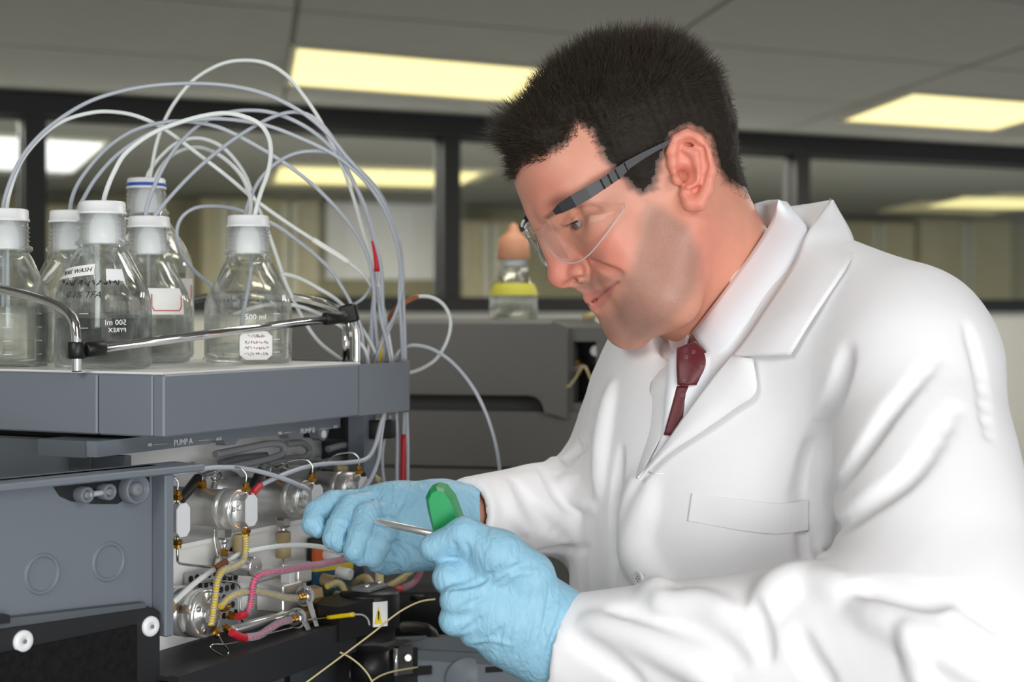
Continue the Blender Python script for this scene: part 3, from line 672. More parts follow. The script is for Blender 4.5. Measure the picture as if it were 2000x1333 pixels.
# pump heads
def hexcyl(a, b_, r): return MB().lathe(a, Vector(b_)-Vector(a), [(r*0.86, 0), (r, r*0.25), (r, (Vector(b_)-Vector(a)).length-r*0.25), (r*0.86, (Vector(b_)-Vector(a)).length)], 6, False)
HR = 0.0190
heads = [(336, 1015), (470, 996), (600, 975), (691, 958)]
NV = -VV
for i, (hx, hy) in enumerate(heads):
    c = IV(hx, hy, 0.0)
    h = MB().lathe(c+VV*0.10, NV, [(HR+0.004, 0), (HR+0.004, 0.006), (HR-0.0012, 0.0065), (HR-0.0012, 0.080), (HR-0.0002, 0.0805), (HR-0.0002, 0.0865), (HR-0.0007, 0.0868), (HR-0.0002, 0.0875), (HR-0.0002, 0.0985), (HR-0.0012, 0.1)], 56).build('pump_head', MATS['brushed'], pump)
    MB().lathe(c, NV, [(HR-0.0014, 0), (HR-0.0014, 0.0008), (HR-0.002, 0.0012), (0.0005, 0.0012)], 48, True, cap=False).build('end_face', MATS['polished'], h)
    for k in range(3):
        a = 2*PI*k/3+0.9; q = c+(UU*math.cos(a)+ZZ*math.sin(a))*HR*0.72
        MB().lathe(q, NV, [(0.0026, 0), (0.0026, 0.0028), (0.0018, 0.003), (0.0014, 0.0018), (0.0003, 0.0018)], 12, False, cap=False).build('socket_screw', MATS['steel'], h)
    p = c+VV*0.03+ZZ*(HR-0.001)*0.6+(NV*0)
    hw, hh = 0.0086, 0.0142; ch = 0.0045
    oc = [(-hw+ch, -hh), (hw-ch, -hh), (hw, -hh+ch), (hw, hh-ch), (hw-ch, hh), (-hw+ch, hh), (-hw, hh-ch), (-hw, -hh+ch)]
    MB().prism([c+UU*x+ZZ*z for x, z in oc], NV*0.0115).build('valve_block', MATS['polished'], h)
    MB().prism([c+NV*0.0115+UU*x*1.02+ZZ*z*1.02 for x, z in oc], NV*0.0012).build('cap_plate', MATS['cap_matte'], h)
    t0 = c+NV*0.006
    for sgn in (1, -1):
        a0 = t0+ZZ*sgn*hh
        MB().cyl(a0, a0+ZZ*sgn*0.004, 0.0024, n=12).build('stub', MATS['steel'], h)
        f = hexcyl(a0+ZZ*sgn*0.003, a0+ZZ*sgn*0.0075, 0.0048); f.lathe(a0+ZZ*sgn*0.0075, ZZ*sgn, [(0.003, 0), (0.0034, 0.003), (0.002, 0.0035)], 12, False)
        f.build('brass_fitting', MATS['brass'], h)
    # steel capillary from the top fitting curling back
    a0 = t0+ZZ*(hh+0.011)
    MB().tube(catmull([a0, a0+ZZ*0.008, a0+ZZ*0.014+VV*0.006-UU*0.004, a0+ZZ*0.012+VV*0.02-UU*0.012, a0+ZZ*0.005+VV*0.03-UU*0.016, a0+ZZ*0.010+VV*0.04-UU*0.02], 6), 0.0009, 8).build('capillary', MATS['capillary_steel'], h)
    if i < 3:
        rb = c+VV*0.045+ZZ*(HR+0.004)
        hexcyl(rb-ZZ*0.006, rb+ZZ*0.002, 0.005).build('brass_fitting', MATS['brass'], h)
        MB().tube(catmull([rb, rb+ZZ*0.007+UU*0.004, rb+ZZ*0.009+UU*0.016+NV*0.006, rb+ZZ*0.004+UU*0.014+NV*0.012, rb+ZZ*0.001+UU*0.004+NV*0.012, rb+ZZ*0.006+UU*0.012+NV*0.002, rb+UU*0.034+NV*0.002], 6), 0.0008, 8).build('capillary', MATS['capillary_steel'], h)
        # drain pin under the cylinder
        MB().tube(catmull([c+VV*0.03-ZZ*HR, c+VV*0.03-ZZ*(HR+0.012), c+VV*0.026-ZZ*(HR+0.028)], 5), 0.0008, 6).build('drain_pin', MATS['capillary_steel'], h)
# black sleeved cables between heads, grey hoses above
def hose(pts, v0, v1, r, m, name, parent=pump, n=12):
    c = catmull([Vector((x, y, 0)) for x, y in pts], 7); N_ = len(c)
    return MB().tube([IV(p.x, p.y, v0+(v1-v0)*i/(N_-1)) for i, p in enumerate(c)], r, n).build(name, MATS[m], parent)
for (pts, m, r) in (([(350, 978), (368, 958), (386, 935)], 'rubber_black', 0.0048), ([(484, 962), (496, 945), (508, 922)], 'rubber_black', 0.0045),
                    ([(598, 950), (608, 935), (618, 910)], 'rubber_black', 0.0042), ([(706, 930), (714, 918), (722, 905)], 'rubber_black', 0.004)):
    hose(pts, 0.03, 0.055, r, m, 'cable_sleeve')
for pts, v0, v1 in (([(384, 938), (405, 928), (440, 915), (500, 903), (545, 890), (555, 876), (545, 868), (520, 868), (470, 878), (420, 888)], 0.055, 0.06),
                    ([(506, 922), (520, 908), (550, 902), (590, 903), (618, 908), (650, 915)], 0.055, 0.08),
                    ([(560, 868), (590, 866), (604, 878), (600, 890), (585, 895), (550, 897)], 0.075, 0.08),
                    ([(616, 912), (635, 902), (665, 895), (690, 885)], 0.055, 0.08),
                    ([(640, 878), (670, 870), (700, 870), (722, 882), (724, 902)], 0.06, 0.05),
                    ([(430, 905), (470, 896), (520, 890)], 0.085, 0.085)):
    hose(pts, v0, v1, 0.0036, 'rubber_grey', 'grey_hose')
hose([(655, 915), (690, 918), (720, 928), (745, 945), (760, 965)], 0.06, 0.02, 0.0042, 'beige_tube', 'beige_tube')
q = hose([(508, 948), (492, 966)], 0.0, -0.004, 0.0034, 'sleeve_red', 'red_sleeve')
hose([(494, 964), (484, 985)], -0.004, -0.006, 0.002, 'white_tube', 'short_tube')
# check valves, PEEK fittings
def vstack(px, py, v, items, name, m):
    p = IV(px, py, v); z = 0; th_ = None
    for (r, L, mm, hexa_) in items:
        a = p-ZZ*z; b_ = a-ZZ*L
        mb = hexcyl(a, b_, r) if hexa_ else MB().cyl(a, b_, r, n=20, bev=min(0.0006, r*0.2))
        if th_ is None: th_ = mb.build(name, MATS[mm], pump)
        else: mb.build('fitting_piece', MATS[mm], th_)
        z += L
    return th_, p-ZZ*z
cv, e1 = vstack(438, 1030, 0.02, [(0.0075, 0.011, 'steel', True), (0.0045, 0.004, 'steel', False), (0.0030, 0.006, 'steel', False), (0.0042, 0.006, 'brass', True)], 'check_valve', 'steel')
vstack(553, 1012, 0.02, [(0.0078, 0.009, 'steel', True), (0.0045, 0.005, 'steel', False), (0.0075, 0.010, 'peek', False), (0.0052, 0.0025, 'peek', False), (0.0078, 0.013, 'peek', False), (0.0011, 0.02, 'capillary_steel', False)], 'check_valve', 'steel')
vstack(467, 1044, 0.03, [(0.0062, 0.020, 'peek', False), (0.0055, 0.008, 'peek', False)], 'peek_fitting', 'peek')
h1b = IV(336, 1015, 0)+NV*0.006-ZZ*(0.0142+0.011)
MB().tube(catmull([h1b, h1b-ZZ*0.008, h1b-ZZ*0.013+UU*0.006+VV*0.004, h1b-ZZ*0.018+UU*0.024+VV*0.01, e1-ZZ*0.010-UU*0.004, e1-ZZ*0.004, e1], 7), 0.0012, 8).build('capillary', MATS['capillary_steel'], pump)
# black grommet, knob, tan fitting at left
MB().lathe(IV(452, 1092, 0.046), NV, [(0.013, 0), (0.013, 0.006), (0.011, 0.007)], 24).build('grommet', MATS['black_plastic'], pump)
kc = IV(500, 1108, -0.002)
kn = MB().lathe(kc+VV*0.04, NV, [(0.0085, 0), (0.0095, 0.002), (0.0095, 0.038), (0.0090, 0.04)], 32).build('drain_valve', MATS['polished'], pump)
MB().lathe(kc, NV, [(0.0088, 0), (0.0088, 0.0006), (0.0012, 0.0008), (0.0010, 0.0)], 28, False, cap=False).build('end_face', MATS['brushed'], kn)
MB().cyl(kc+VV*0.04, kc+VV*0.03, 0.0125, n=24, bev=0.001).build('collar', MATS['steel'], kn)
MB().cyl(IV(420, 1112, 0.005), IV(441, 1098, 0.005), 0.0034, n=14).build('brown_sleeve', MATS['sleeve_brown'], pump)
hose([(338, 1178), (380, 1140), (418, 1113)], 0.01, 0.005, 0.0027, 'white_tube', 'drain_tube'); hose([(440, 1100), (470, 1082), (500, 1074), (560, 1066), (620, 1068), (672, 1082)], 0.005, -0.03, 0.0025, 'white_tube', 'drain_tube')
tf = MB().cyl(IV(322, 1196, 0.0), IV(336, 1184, 0.02), 0.007, n=6); tf.build('tan_fitting', MATS['tan_brass'], pump)
MB().tube(catmull([IV(x, y, 0.0) for x, y in [(312, 1152), (322, 1152), (331, 1162), (327, 1185), (320, 1205), (313, 1205), (314, 1180)]], 6), 0.0010, 8).build('wire_clip', MATS['capillary_steel'], pump)
ibox(MB(), -0.03, -0.0205, 0.028, 0.042, -0.262, -0.233).build('beige_connector', MATS['peek'], pump)
text_mesh('PS', MATS['ink_black'], 'lettering', IV(322, 1103, 0.0405), UU, ZZ, 0.0035, pump)
text_mesh('1/4', MATS['ink_black'], 'lettering', IV(326, 1110, 0.0405), UU, ZZ, 0.0030, pump)
# purge valve: large polished cylinder with brass ports
pc = IV(410, 1200, -0.004)
pv = MB().lathe(pc+VV*0.052, NV, [(0.0225, 0), (0.0225, 0.030), (0.0205, 0.0305), (0.0205, 0.034), (0.0222, 0.0345), (0.0222, 0.047), (0.0205, 0.0495)], 56).build('purge_valve', MATS['polished'], pump)
MB().lathe(pc+VV*0.004, NV, [(0.0190, 0), (0.0190, 0.0015), (0.0110, 0.0018), (0.0110, 0.006), (0.0095, 0.0075), (0.0005, 0.0075)], 48, True, cap=False).build('valve_face', MATS['polished'], pv)
for k in range(4):
    a = PI/4+PI/2*k+0.35; q = pc+VV*0.003+(UU*math.cos(a)+ZZ*math.sin(a))*0.0152
    MB().lathe(q, NV, [(0.0030, 0), (0.0030, 0.002), (0.0015, 0.0021), (0.0013, 0.0008), (0.0003, 0.0008)], 12, False, cap=False).build('socket_screw', MATS['steel'], pv)
for (x0, y0, x1, y1) in ((431, 1192, 451, 1183), (441, 1204, 464, 1204), (436, 1222, 452, 1236), (420, 1228, 427, 1245)):
    a = IV(x0, y0, -0.006); b_ = IV(x1, y1, -0.014)
    m_ = (a+b_)/2; f = hexcyl(a+(b_-a)*0.2, m_+(b_-m_)*0.6, 0.0038); f.cyl(a, b_, 0.0022, n=10); f.build('brass_port', MATS['brass'], pv)
MB().tube(catmull([IV(x, y, -0.02) for x, y in [(426, 1240), (434, 1256), (446, 1272), (440, 1284), (424, 1276), (412, 1268), (416, 1260), (450, 1258), (520, 1240), (575, 1226)]], 6), 0.0009, 8).build('capillary', MATS['capillary_steel'], pump)
MB().tube(catmull([IV(x, y, 0.03) for x, y in [(330, 1160), (352, 1146), (400, 1138), (440, 1136), (464, 1142), (470, 1160), (470, 1205), (480, 1216), (520, 1208)]], 6), 0.0009, 8).build('capillary', MATS['capillary_steel'], pump)
# silver blocks, perforated plate
bk = MB().cbox(IV(546, 1164, 0.02), UU*0.0165, VV*0.016, ZZ*0.0135, 0.0012).build('silver_block', MATS['brushed'], pump)
MB().cbox(IV(562, 1130, 0.012), UU*0.004, VV*0.006, ZZ*0.006, 0.0008).build('clip_plate', MATS['cap_matte'], pump)
MB().cbox(IV(580, 1118, 0.02), UU*0.012, VV*0.01, ZZ*0.010, 0.001).build('silver_block', MATS['brushed'], pump)
pp = ibox(MB(), 0.075, 0.15, 0.034, 0.038, -0.30, -0.2400).build('perforated_plate', MATS['nylon_grey'], pump)
for r in range(6):
    for k in range(8):
        u = 0.079+k*0.009+(r % 2)*0.0045; z = -0.246-r*0.0085
        MB().lathe(IW(u, 0.0342, z), NV, [(0.0034, 0), (0.0034, 0.0008)], 6, False).build('hex_hole', MATS['black_plastic'], pp)
MB().cyl(IV(455, 1232, 0.0), IV(582, 1196, 0.0), 0.0048, n=20, bev=0.0006).build('steel_rod', MATS['polished'], pump)
# ribbed hoses: coloured core inside a clear spiral
def ribbed(pts, v0, v1, core, name='ribbed_hose', r=0.0034, ends=()):
    c = catmull([Vector((x, y, 0)) for x, y in pts], 24); N_ = len(c)
    w_ = [IV(p.x, p.y, v0+(v1-v0)*i/(N_-1)) for i, p in enumerate(c)]
    L = [0]
    for i in range(1, N_): L.append(L[-1]+(w_[i]-w_[i-1]).length)
    h = MB().tube(w_[::3]+[w_[-1]], r*0.80, 10).build(name, MATS[core], pump)
    # spiral wire
    turns = L[-1]/0.0024; M = int(turns*10); pts_ = []; j = 0
    e = (w_[1]-w_[0]).orthogonal().normalized()
    for q in range(M):
        s = L[-1]*q/(M-1)
        while j < N_-2 and L[j+1] < s: j += 1
        f = (s-L[j])/max(L[j+1]-L[j], 1e-9); p = w_[j].lerp(w_[j+1], min(f, 1)); t = (w_[j+1]-w_[j]).normalized()
        e = (e-t*e.dot(t)).normalized(); g = t.cross(e); a = 2*PI*turns*q/(M-1)
        pts_.append(p+(e*math.cos(a)+g*math.sin(a))*r)
    MB().tube(pts_, 0.00042, 5).build('spiral', MATS['hose_clear'], h)
    return h
ribbed([(479, 1046), (480, 1068), (475, 1095), (458, 1107), (435, 1116), (425, 1134), (421, 1160), (416, 1195), (412, 1222)], -0.008, -0.022, 'core_yellow')
ribbed([(430, 1186), (448, 1168), (472, 1158), (500, 1156), (530, 1161), (558, 1168), (580, 1169)], -0.020, -0.012, 'core_yellow')
ribbed([(696, 1088), (660, 1096), (620, 1104), (580, 1110), (545, 1116), (515, 1121), (499, 1131), (493, 1148), (491, 1168), (487, 1188), (480, 1200)], -0.03, -0.018, 'core_pink')
ribbed([(480, 1246), (505, 1242), (526, 1229), (546, 1217), (568, 1211)], -0.022, -0.012, 'core_pink')
ribbed([(638, 1146), (656, 1139), (668, 1144), (677, 1162), (690, 1173), (712, 1170), (734, 1159), (757, 1148), (785, 1130), (805, 1116)], -0.005, -0.02, 'core_yellow')
ribbed([(624, 1194), (652, 1189), (683, 1183), (714, 1175), (744, 1163), (781, 1150), (806, 1140), (820, 1122), (824, 1100)], -0.01, -0.02, 'core_pink')
for (pts) in ([(479, 1200), (466, 1205)], [(452, 1236), (466, 1243), (482, 1248)], [(750, 1160), (782, 1150)]): hose(pts, -0.021, -0.021, 0.0036, 'sleeve_red', 'red_sleeve')
hose([(752, 1150), (790, 1128)], -0.014, -0.018, 0.0037, 'sleeve_yellow', 'yellow_sleeve')
# clamp fittings with wing levers
def clamp(px, py, bx, by, lx0, ly0, lx1, ly1, tx, ty):
    a = IV(px, py, -0.012); b_ = IV(bx, by, -0.008)
    ax = (b_-a).normalized()
    k = MB().lathe(a, ax, [(0.0065, 0), (0.0085, 0.003), (0.0085, 0.006)], 24).build('clamp_fitting', MATS['steel'], pump)
    MB().lathe(a+ax*0.010, ax, [(0.0080, 0), (0.0088, 0.001), (0.0088, 0.020), (0.007, 0.0225)], 6, False).build('tan_barrel', MATS['tan_brass'], k)
    MB().lathe(a-ax*0.009, ax, [(0.002, 0), (0.003, 0.001), (0.003, 0.005), (0.0022, 0.0055), (0.0022, 0.0075), (0.0034, 0.008), (0.0034, 0.010)], 12, False).build('brass_nozzle', MATS['brass'], k)
    e = a+ax*0.005
    l0, l1, tp = IV(lx0, ly0, -0.016), IV(lx1, ly1, -0.03), IV(tx, ty, -0.016)
    w_ = ax*0.0042
    MB().prism([l0-w_, l0+w_, l0.lerp(l1, 0.55)+w_*0.9, l1+w_*0.8, l1-w_*0.3, l0.lerp(l1, 0.55)-w_*0.7], NV*0.002).build('lever', MATS['nylon_grey'], k)
    MB().lathe(e, ax, [(0.0096, 0), (0.0102, 0.0008), (0.0102, 0.0026), (0.0096, 0.0034)], 24).build('lever_ring', MATS['nylon_grey'], k)
    MB().prism([tp-w_*0.2, tp+w_*0.5, e+ax*0.003+ZZ*0.006, e+ZZ*0.006], NV*0.002).build('lever_tip', MATS['nylon_grey'], k)
clamp(589, 1166, 625, 1158, 601, 1172, 616, 1224, 592, 1139)
clamp(574, 1210, 612, 1199, 590, 1208, 606, 1242, 584, 1192)
# connector board with pegs
vB = 0.03
def ip(x0, y0, x1, y1, v, m, name, parent): return MB().prism([IV(x0, y1, v), IV(x1, y1-(x1-x0)*0.1, v), IV(x1, y0-(x1-x0)*0.1, v), IV(x0, y0, v)], VV*0.004).build(name, MATS[m], parent)
bo = ip(607, 1052, 690, 1200, vB+0.004, 'rubber_black', 'connector_board', pump)
for (y0, y1, m) in ((1070, 1098, 'board_orange'), (1099, 1118, 'board_yellow'), (1119, 1143, 'board_blue'), (1144, 1200, 'board_green')): ip(615, y0, 690, y1, vB, m, 'colour_field', bo)
for (x, y, m) in ((636, 1082, 'cap_white'), (660, 1118, 'cap_white'), (630, 1132, 'peek'), (655, 1166, 'cap_matte'), (630, 1178, 'peek'), (662, 1080, 'cap_white')):
    p = IV(x, y, vB); MB().lathe(p, NV-ZZ*0.1, [(0.0062, 0), (0.0062, 0.016), (0.0048, 0.016), (0.0044, 0.010), (0.0003, 0.010)], 20, True, cap=False).build('peg', MATS[m], bo)
# drip tray: black
dt = MB()
zt2 = -0.306
ibox(dt, -0.03, 0.24, -0.03, 0.045, zt2-0.004, zt2)
dt.build('drip_tray', MATS['rubber_black'], pump)
ibox(MB(), -0.03, 0.245, -0.040, -0.030, zt2-0.032, zt2+0.001).build('drip_lip', MATS['rubber_black'], pump)
# round black sensor housing with warning sticker
sc = IV(722, 1205, -0.03); sc.z = CZ-0.322
su, sv, sz = uvz(sc)
sh = MB().lathe(sc, ZZ, [(0.026, -0.012), (0.026, 0.0), (0.0305, 0.0005), (0.0305, 0.035), (0.0285, 0.038), (0.0005, 0.038)], 48, True, cap=False).build('round_housing', MATS['black_plastic'], pump)
MB().prism([IW(su-0.075, sv-0.012, sz), IW(su-0.020, sv-0.020, sz), IW(su, sv+0.03, sz), IW(su-0.075, sv+0.03, sz)], ZZ*0.034).build('housing_arm', MATS['black_plastic'], sh)
def Rc(z): return 0.0305
wrap_patch(sc, Rc, 0.18, 0.70, sc.z+0.006, sc.z+0.031, MATS['sticker_white'], 'warning_sticker', sh)
tri = MB()
vs = []
for (a, z) in ((0.24, 0.009), (0.50, 0.009), (0.37, 0.027)): vs.append(on_cyl(sc, 0.0305, a, sc.z+z, 0.0014))
tri.add(vs+[v+Vector((0, -0.0003, 0)) for v in vs], [(0, 1, 2), (5, 4, 3), (0, 3, 4, 1), (1, 4, 5, 2), (2, 5, 3, 0)]).build('warning_triangle', MATS['sticker_yellow'], sh)
MB().tube([on_cyl(sc, 0.0305, 0.37, sc.z+0.013+k*0.003, 0.0022) for k in range(4)], [0.0004, 0.0006, 0.0008, 0.0008], 6).build('exclamation_mark', MATS['ink_black'], sh)
MB().cbox(IW(su, sv, sz+0.0405), UU*0.018, VV*0.011, ZZ*0.0022, 0.001).build('top_plate', MATS['rubber_grey'], sh)
for q in (-1, 1): MB().cyl(IW(su+q*0.012, sv-0.004, sz+0.042), IW(su+q*0.012, sv-0.004, sz+0.0455), 0.0028, n=10, bev=0.0006).build('screw', MATS['polished'], sh)
hose([(724, 1190), (725, 1165), (724, 1145), (716, 1131), (704, 1133), (692, 1143)], sv, 0.02, 0.0048, 'beige_tube', 'beige_tube')
MB().tube([IV(741, 1190, sv), IV(741, 1100, sv)], 0.0045, 12).build('beige_tube', MATS['beige_tube'], pump)
MB().cyl(IV(722, 1270, sv), IV(722, 1333, sv), 0.02, n=24).build('housing_stem', MATS['black_plastic'], sh)
hose([(640, 1207), (691, 1201)], -0.03, sv-0.03, 0.0022, 'sleeve_yellow', 'yellow_sleeve')
hose([(600, 1212), (640, 1207)], -0.03, -0.03, 0.0009, 'capillary_steel', 'sensor_wire'); hose([(691, 1201), (708, 1202), (718, 1210), (722, 1222)], sv-0.03, sv-0.034, 0.0009, 'nylon_grey', 'sensor_wire')
# grey conduit column at the right
cc = IV(768, 1100, 0.0); cu_, cv_, _ = uvz(cc)
ibox(MB(), cu_-0.012, cu_+0.012, cv_+0.03, cv_+0.05, -0.42, ZB).build('conduit_column', MATS['grey_blue'], pump)
MB().bbox(IV(766, 1158, 0.01), UU*0.006, VV*0.002, ZZ*-0.012).build('yellow_tag', MATS['sleeve_yellow'], pump)
# grey curved skirt under the drip tray
pth = []
for k in range(15):
    t = k/14; pth.append((-0.05+0.30*t, -0.05+0.10*t*t))
strip_path(pth, -0.46, -0.352, 0.006).build('curved_skirt', MATS['grey_blue'], pump)
ibox(MB(), -0.06, 0.26, 0.05, 0.08, -0.50, -0.31).build('lower_wall', MATS['black_plastic'], pump)
# ================================================================== module below with latch and loose capillaries
low = thing('lower_module', 'grey module with black latch below the pump, cut by the bottom edge', 'instrument', P(900, 1500, 1.6))
def Lb(px, py, off=0.0): d_ = 1.60-(px-830)*0.00012; return P(px, py, d_+off)
def lquad(pts, th, m, name, par=low, off=0.0): return MB().prism([Lb(x, y, off) for x, y in pts], Vector((0, th, 0))).build(name, MATS[m], par)
fp = lquad([(816, 1270), (816, 1420), (1092, 1420), (1092, 1288)], 0.02, 'grey_blue', 'front_panel')
lquad([(790, 1262), (830, 1250), (1110, 1248), (1092, 1288), (816, 1270)], 0.012, 'grey_blue_dark', 'top_bevel', off=0.005)
MB().prism([P(x, y, d_) for x, y, d_ in [(770, 1245, 1.72), (1092, 1230, 1.72), (1092, 1290, 1.57), (816, 1271, 1.60)]], Vector((0, 0, -0.01))).build('top_panel', MATS['grey_blue_dark'], low)
lquad([(948, 1304), (948, 1315), (982, 1313), (982, 1302)], 0.003, 'black_plastic', 'slot', fp, off=-0.0012)
lquad([(790, 1305), (790, 1322), (843, 1318), (843, 1302)], 0.01, 'black_plastic', 'slot', fp, off=-0.004)
MB().lathe(Lb(915, 1330, -0.0008), Vector((0, -1, 0)), [(0.024, 0), (0.023, 0.0015), (0.0005, 0.0015)], 36, True, cap=False).build('pressed_disc', MATS['grey_blue'], fp)
lquad([(770, 1262), (770, 1420), (816, 1420), (816, 1268)], 0.03, 'rubber_black', 'latch_body')
lquad([(778, 1268), (778, 1320), (806, 1316), (806, 1266)], 0.01, 'bg_dark', 'latch_plate', off=-0.012)
MB().cyl(Lb(797, 1286, -0.012), Lb(797, 1286, -0.017), 0.0042, n=16, bev=0.001).build('screw', MATS['polished'], low)
MB().cyl(Lb(773, 1268, -0.012), Lb(773, 1320, -0.012), 0.0026, n=10).build('hinge_pin', MATS['polished'], low)
lquad([(660, 1300), (660, 1420), (770, 1420), (770, 1268), (740, 1280)], 0.03, 'black_plastic', 'latch_frame', off=0.02)
lquad([(683, 1312), (683, 1324), (700, 1318), (700, 1307)], 0.004, 'cap_matte', 'latch_hook', off=0.012)
MB().tube(catmull([P(790, 1225, 1.70), P(815, 1226, 1.66), P(838, 1232, 1.63), P(848, 1248, 1.62), P(849, 1262, 1.62)], 6), 0.006, 12).build('black_pipe', MATS['black_plastic'], low)
MB().cbox(P(820, 1195, 1.82), Vector((0.04, 0, 0)), Vector((0, 0.03, 0)), Vector((0, 0, 0.028)), 0.003).build('black_box', MATS['black_plastic'], low)
MB().cyl(P(818, 1172, 1.80), P(818, 1160, 1.80), 0.014, n=20, bev=0.002).build('black_knob', MATS['black_plastic'], low)
# thin pale capillaries hanging loose across the front
for lab, pts, d0, d1 in (('long thin pale capillary running diagonally past the warning sticker', [(850, 1171), (820, 1176), (790, 1190), (765, 1207), (728, 1237), (683, 1271), (640, 1303), (590, 1340)], 1.45, 1.40),
                         ('short thin pale capillary crossing below the round black housing', [(664, 1275), (682, 1284), (703, 1300), (720, 1320), (732, 1345)], 1.42, 1.42),
                         ('thin pale capillary reaching into the slot of the lower module', [(728, 1330), (745, 1320), (770, 1312), (816, 1304)], 1.46, 1.58)):
    tube_thing(lab, pts, d0, d1, 'beige_tube', 0.0009, 'capillary', 'loose capillaries')

# ================================================================== open door in front of the pump, hinged at its near corner
HG = P(312, 1000, 1.315); DU_ = Vector((0.62, 0.785, 0)).normalized(); DN = Vector((DU_.y, -DU_.x, 0))   # DN faces the camera
def DP(px, py, off=0.0):
    r = ray(px, py); h0 = Vector((HG.x, HG.y, 0)); t = (h0.dot(DN)+off)/r.dot(DN); q = r*t; return Vector((q.x, q.y, CZ+q.z))
door = thing('pump_door', 'grey pump door swung open at the lower left, with knobs and black foam pad', 'door', DP(120, 1500))
def dslab(pts, off, th, m, name, par=door): return MB().prism([DP(x, y, off) for x, y in pts], DN*-th).build(name, MATS[m], par)
zc = DP(0, 945, 0.016).z
def DB_(s0, s1, z0, z1, o0, o1, m, name, par=door, bev=0.0012):     # s along the door from the hinge (negative toward the camera)
    c = Vector((HG.x, HG.y, 0))+DU_*((s0+s1)/2)+DN*((o0+o1)/2)+ZZ*((z0+z1)/2)
    return MB().cbox(c, DU_*((s1-s0)/2), DN*((o1-o0)/2), ZZ*((z1-z0)/2), bev).build(name, MATS[m], par)
DB_(-0.30, 0.0, CZ-0.46, zc, -0.012, 0.0, 'grey_blue', 'door_panel')
DB_(-0.30, 0.032, zc-0.006, zc, -0.020, 0.022, 'grey_blue', 'top_flange')
DB_(-0.0085, 0.001, CZ-0.275, zc-0.006, 0.0, 0.018, 'grey_blue', 'side_flange')
for (x, y) in ((82, 1122), (212, 1098)):
    r_o = 0.0158
    c = DP(x, y, 0.0)
    MB().lathe(c, DN, [(r_o-0.0028, 0.0), (r_o-0.0022, 0.0016), (r_o, 0.0020), (r_o+0.0012, 0.0)], 40, True, cap=False).build('pressed_ring', MATS['grey_blue'], door)
dslab([(105, 950), (118, 970), (140, 980), (180, 985), (230, 985), (292, 945), (292, 925)], 0.0015, 0.002, 'rubber_black', 'lock_recess')
for (x, y, r) in ((156, 966, 0.0068), (200, 960, 0.0068), (255, 955, 0.0125)):
    c = DP(x, y, 0.002)
    k = MB().lathe(c, DN, [(r, 0), (r, 0.010), (r-0.0012, 0.011), (r-0.0025, 0.011), (r-0.003, 0.004), (0.0004, 0.004)], 28, True, cap=False).build('knob', MATS['grey_blue'], door)
    MB().lathe(c+DN*0.004, DN, [(r*0.45, 0), (r*0.45, 0.006), (r*0.3, 0.007), (0.0004, 0.007)], 16, True, cap=False).build('knob_core', MATS['rubber_grey'], k)
MB().tube([DP(166, 968, 0.010), DP(216, 960, 0.010)], 0.0024, 10).build('link_rod', MATS['nylon_grey'], door)
dslab([(-40, 1215), (-40, 1238), (285, 1199), (285, 1178)], 0.010, 0.010, 'grey_blue_dark', 'lower_rib')
dslab([(-60, 1208), (-60, 1226), (20, 1218), (20, 1202)], 0.016, 0.010, 'rubber_black', 'corner_piece')
dslab([(-60, 1240), (-60, 1500), (312, 1440), (312, 1196), (300, 1188)], 0.014, 0.010, 'rubber_black', 'pad_frame')
mat('foam', rgb(28, 28, 29), 0.95, bump=1.0, bscale=260, var=0.35, vscale=160, spec=0.15)
dslab([(-60, 1290), (-60, 1500), (268, 1440), (268, 1222)], 0.0165, 0.006, 'foam', 'foam_pad')
for (x, y) in ((44, 1253), (293, 1224)):
    c = DP(x, y, 0.014)
    k = MB().lathe(c, DN, [(0.0086, 0), (0.0086, 0.0016), (0.0076, 0.0030), (0.0020, 0.0034), (0.0016, 0.0014), (0.0003, 0.0014)], 28, True, cap=False).build('screw', MATS['cap_white'], door)
    MB().cyl(c+DN*0.0034, c+DN*0.0038, 0.0017, n=12).build('screw_socket', MATS['rubber_grey'], k)
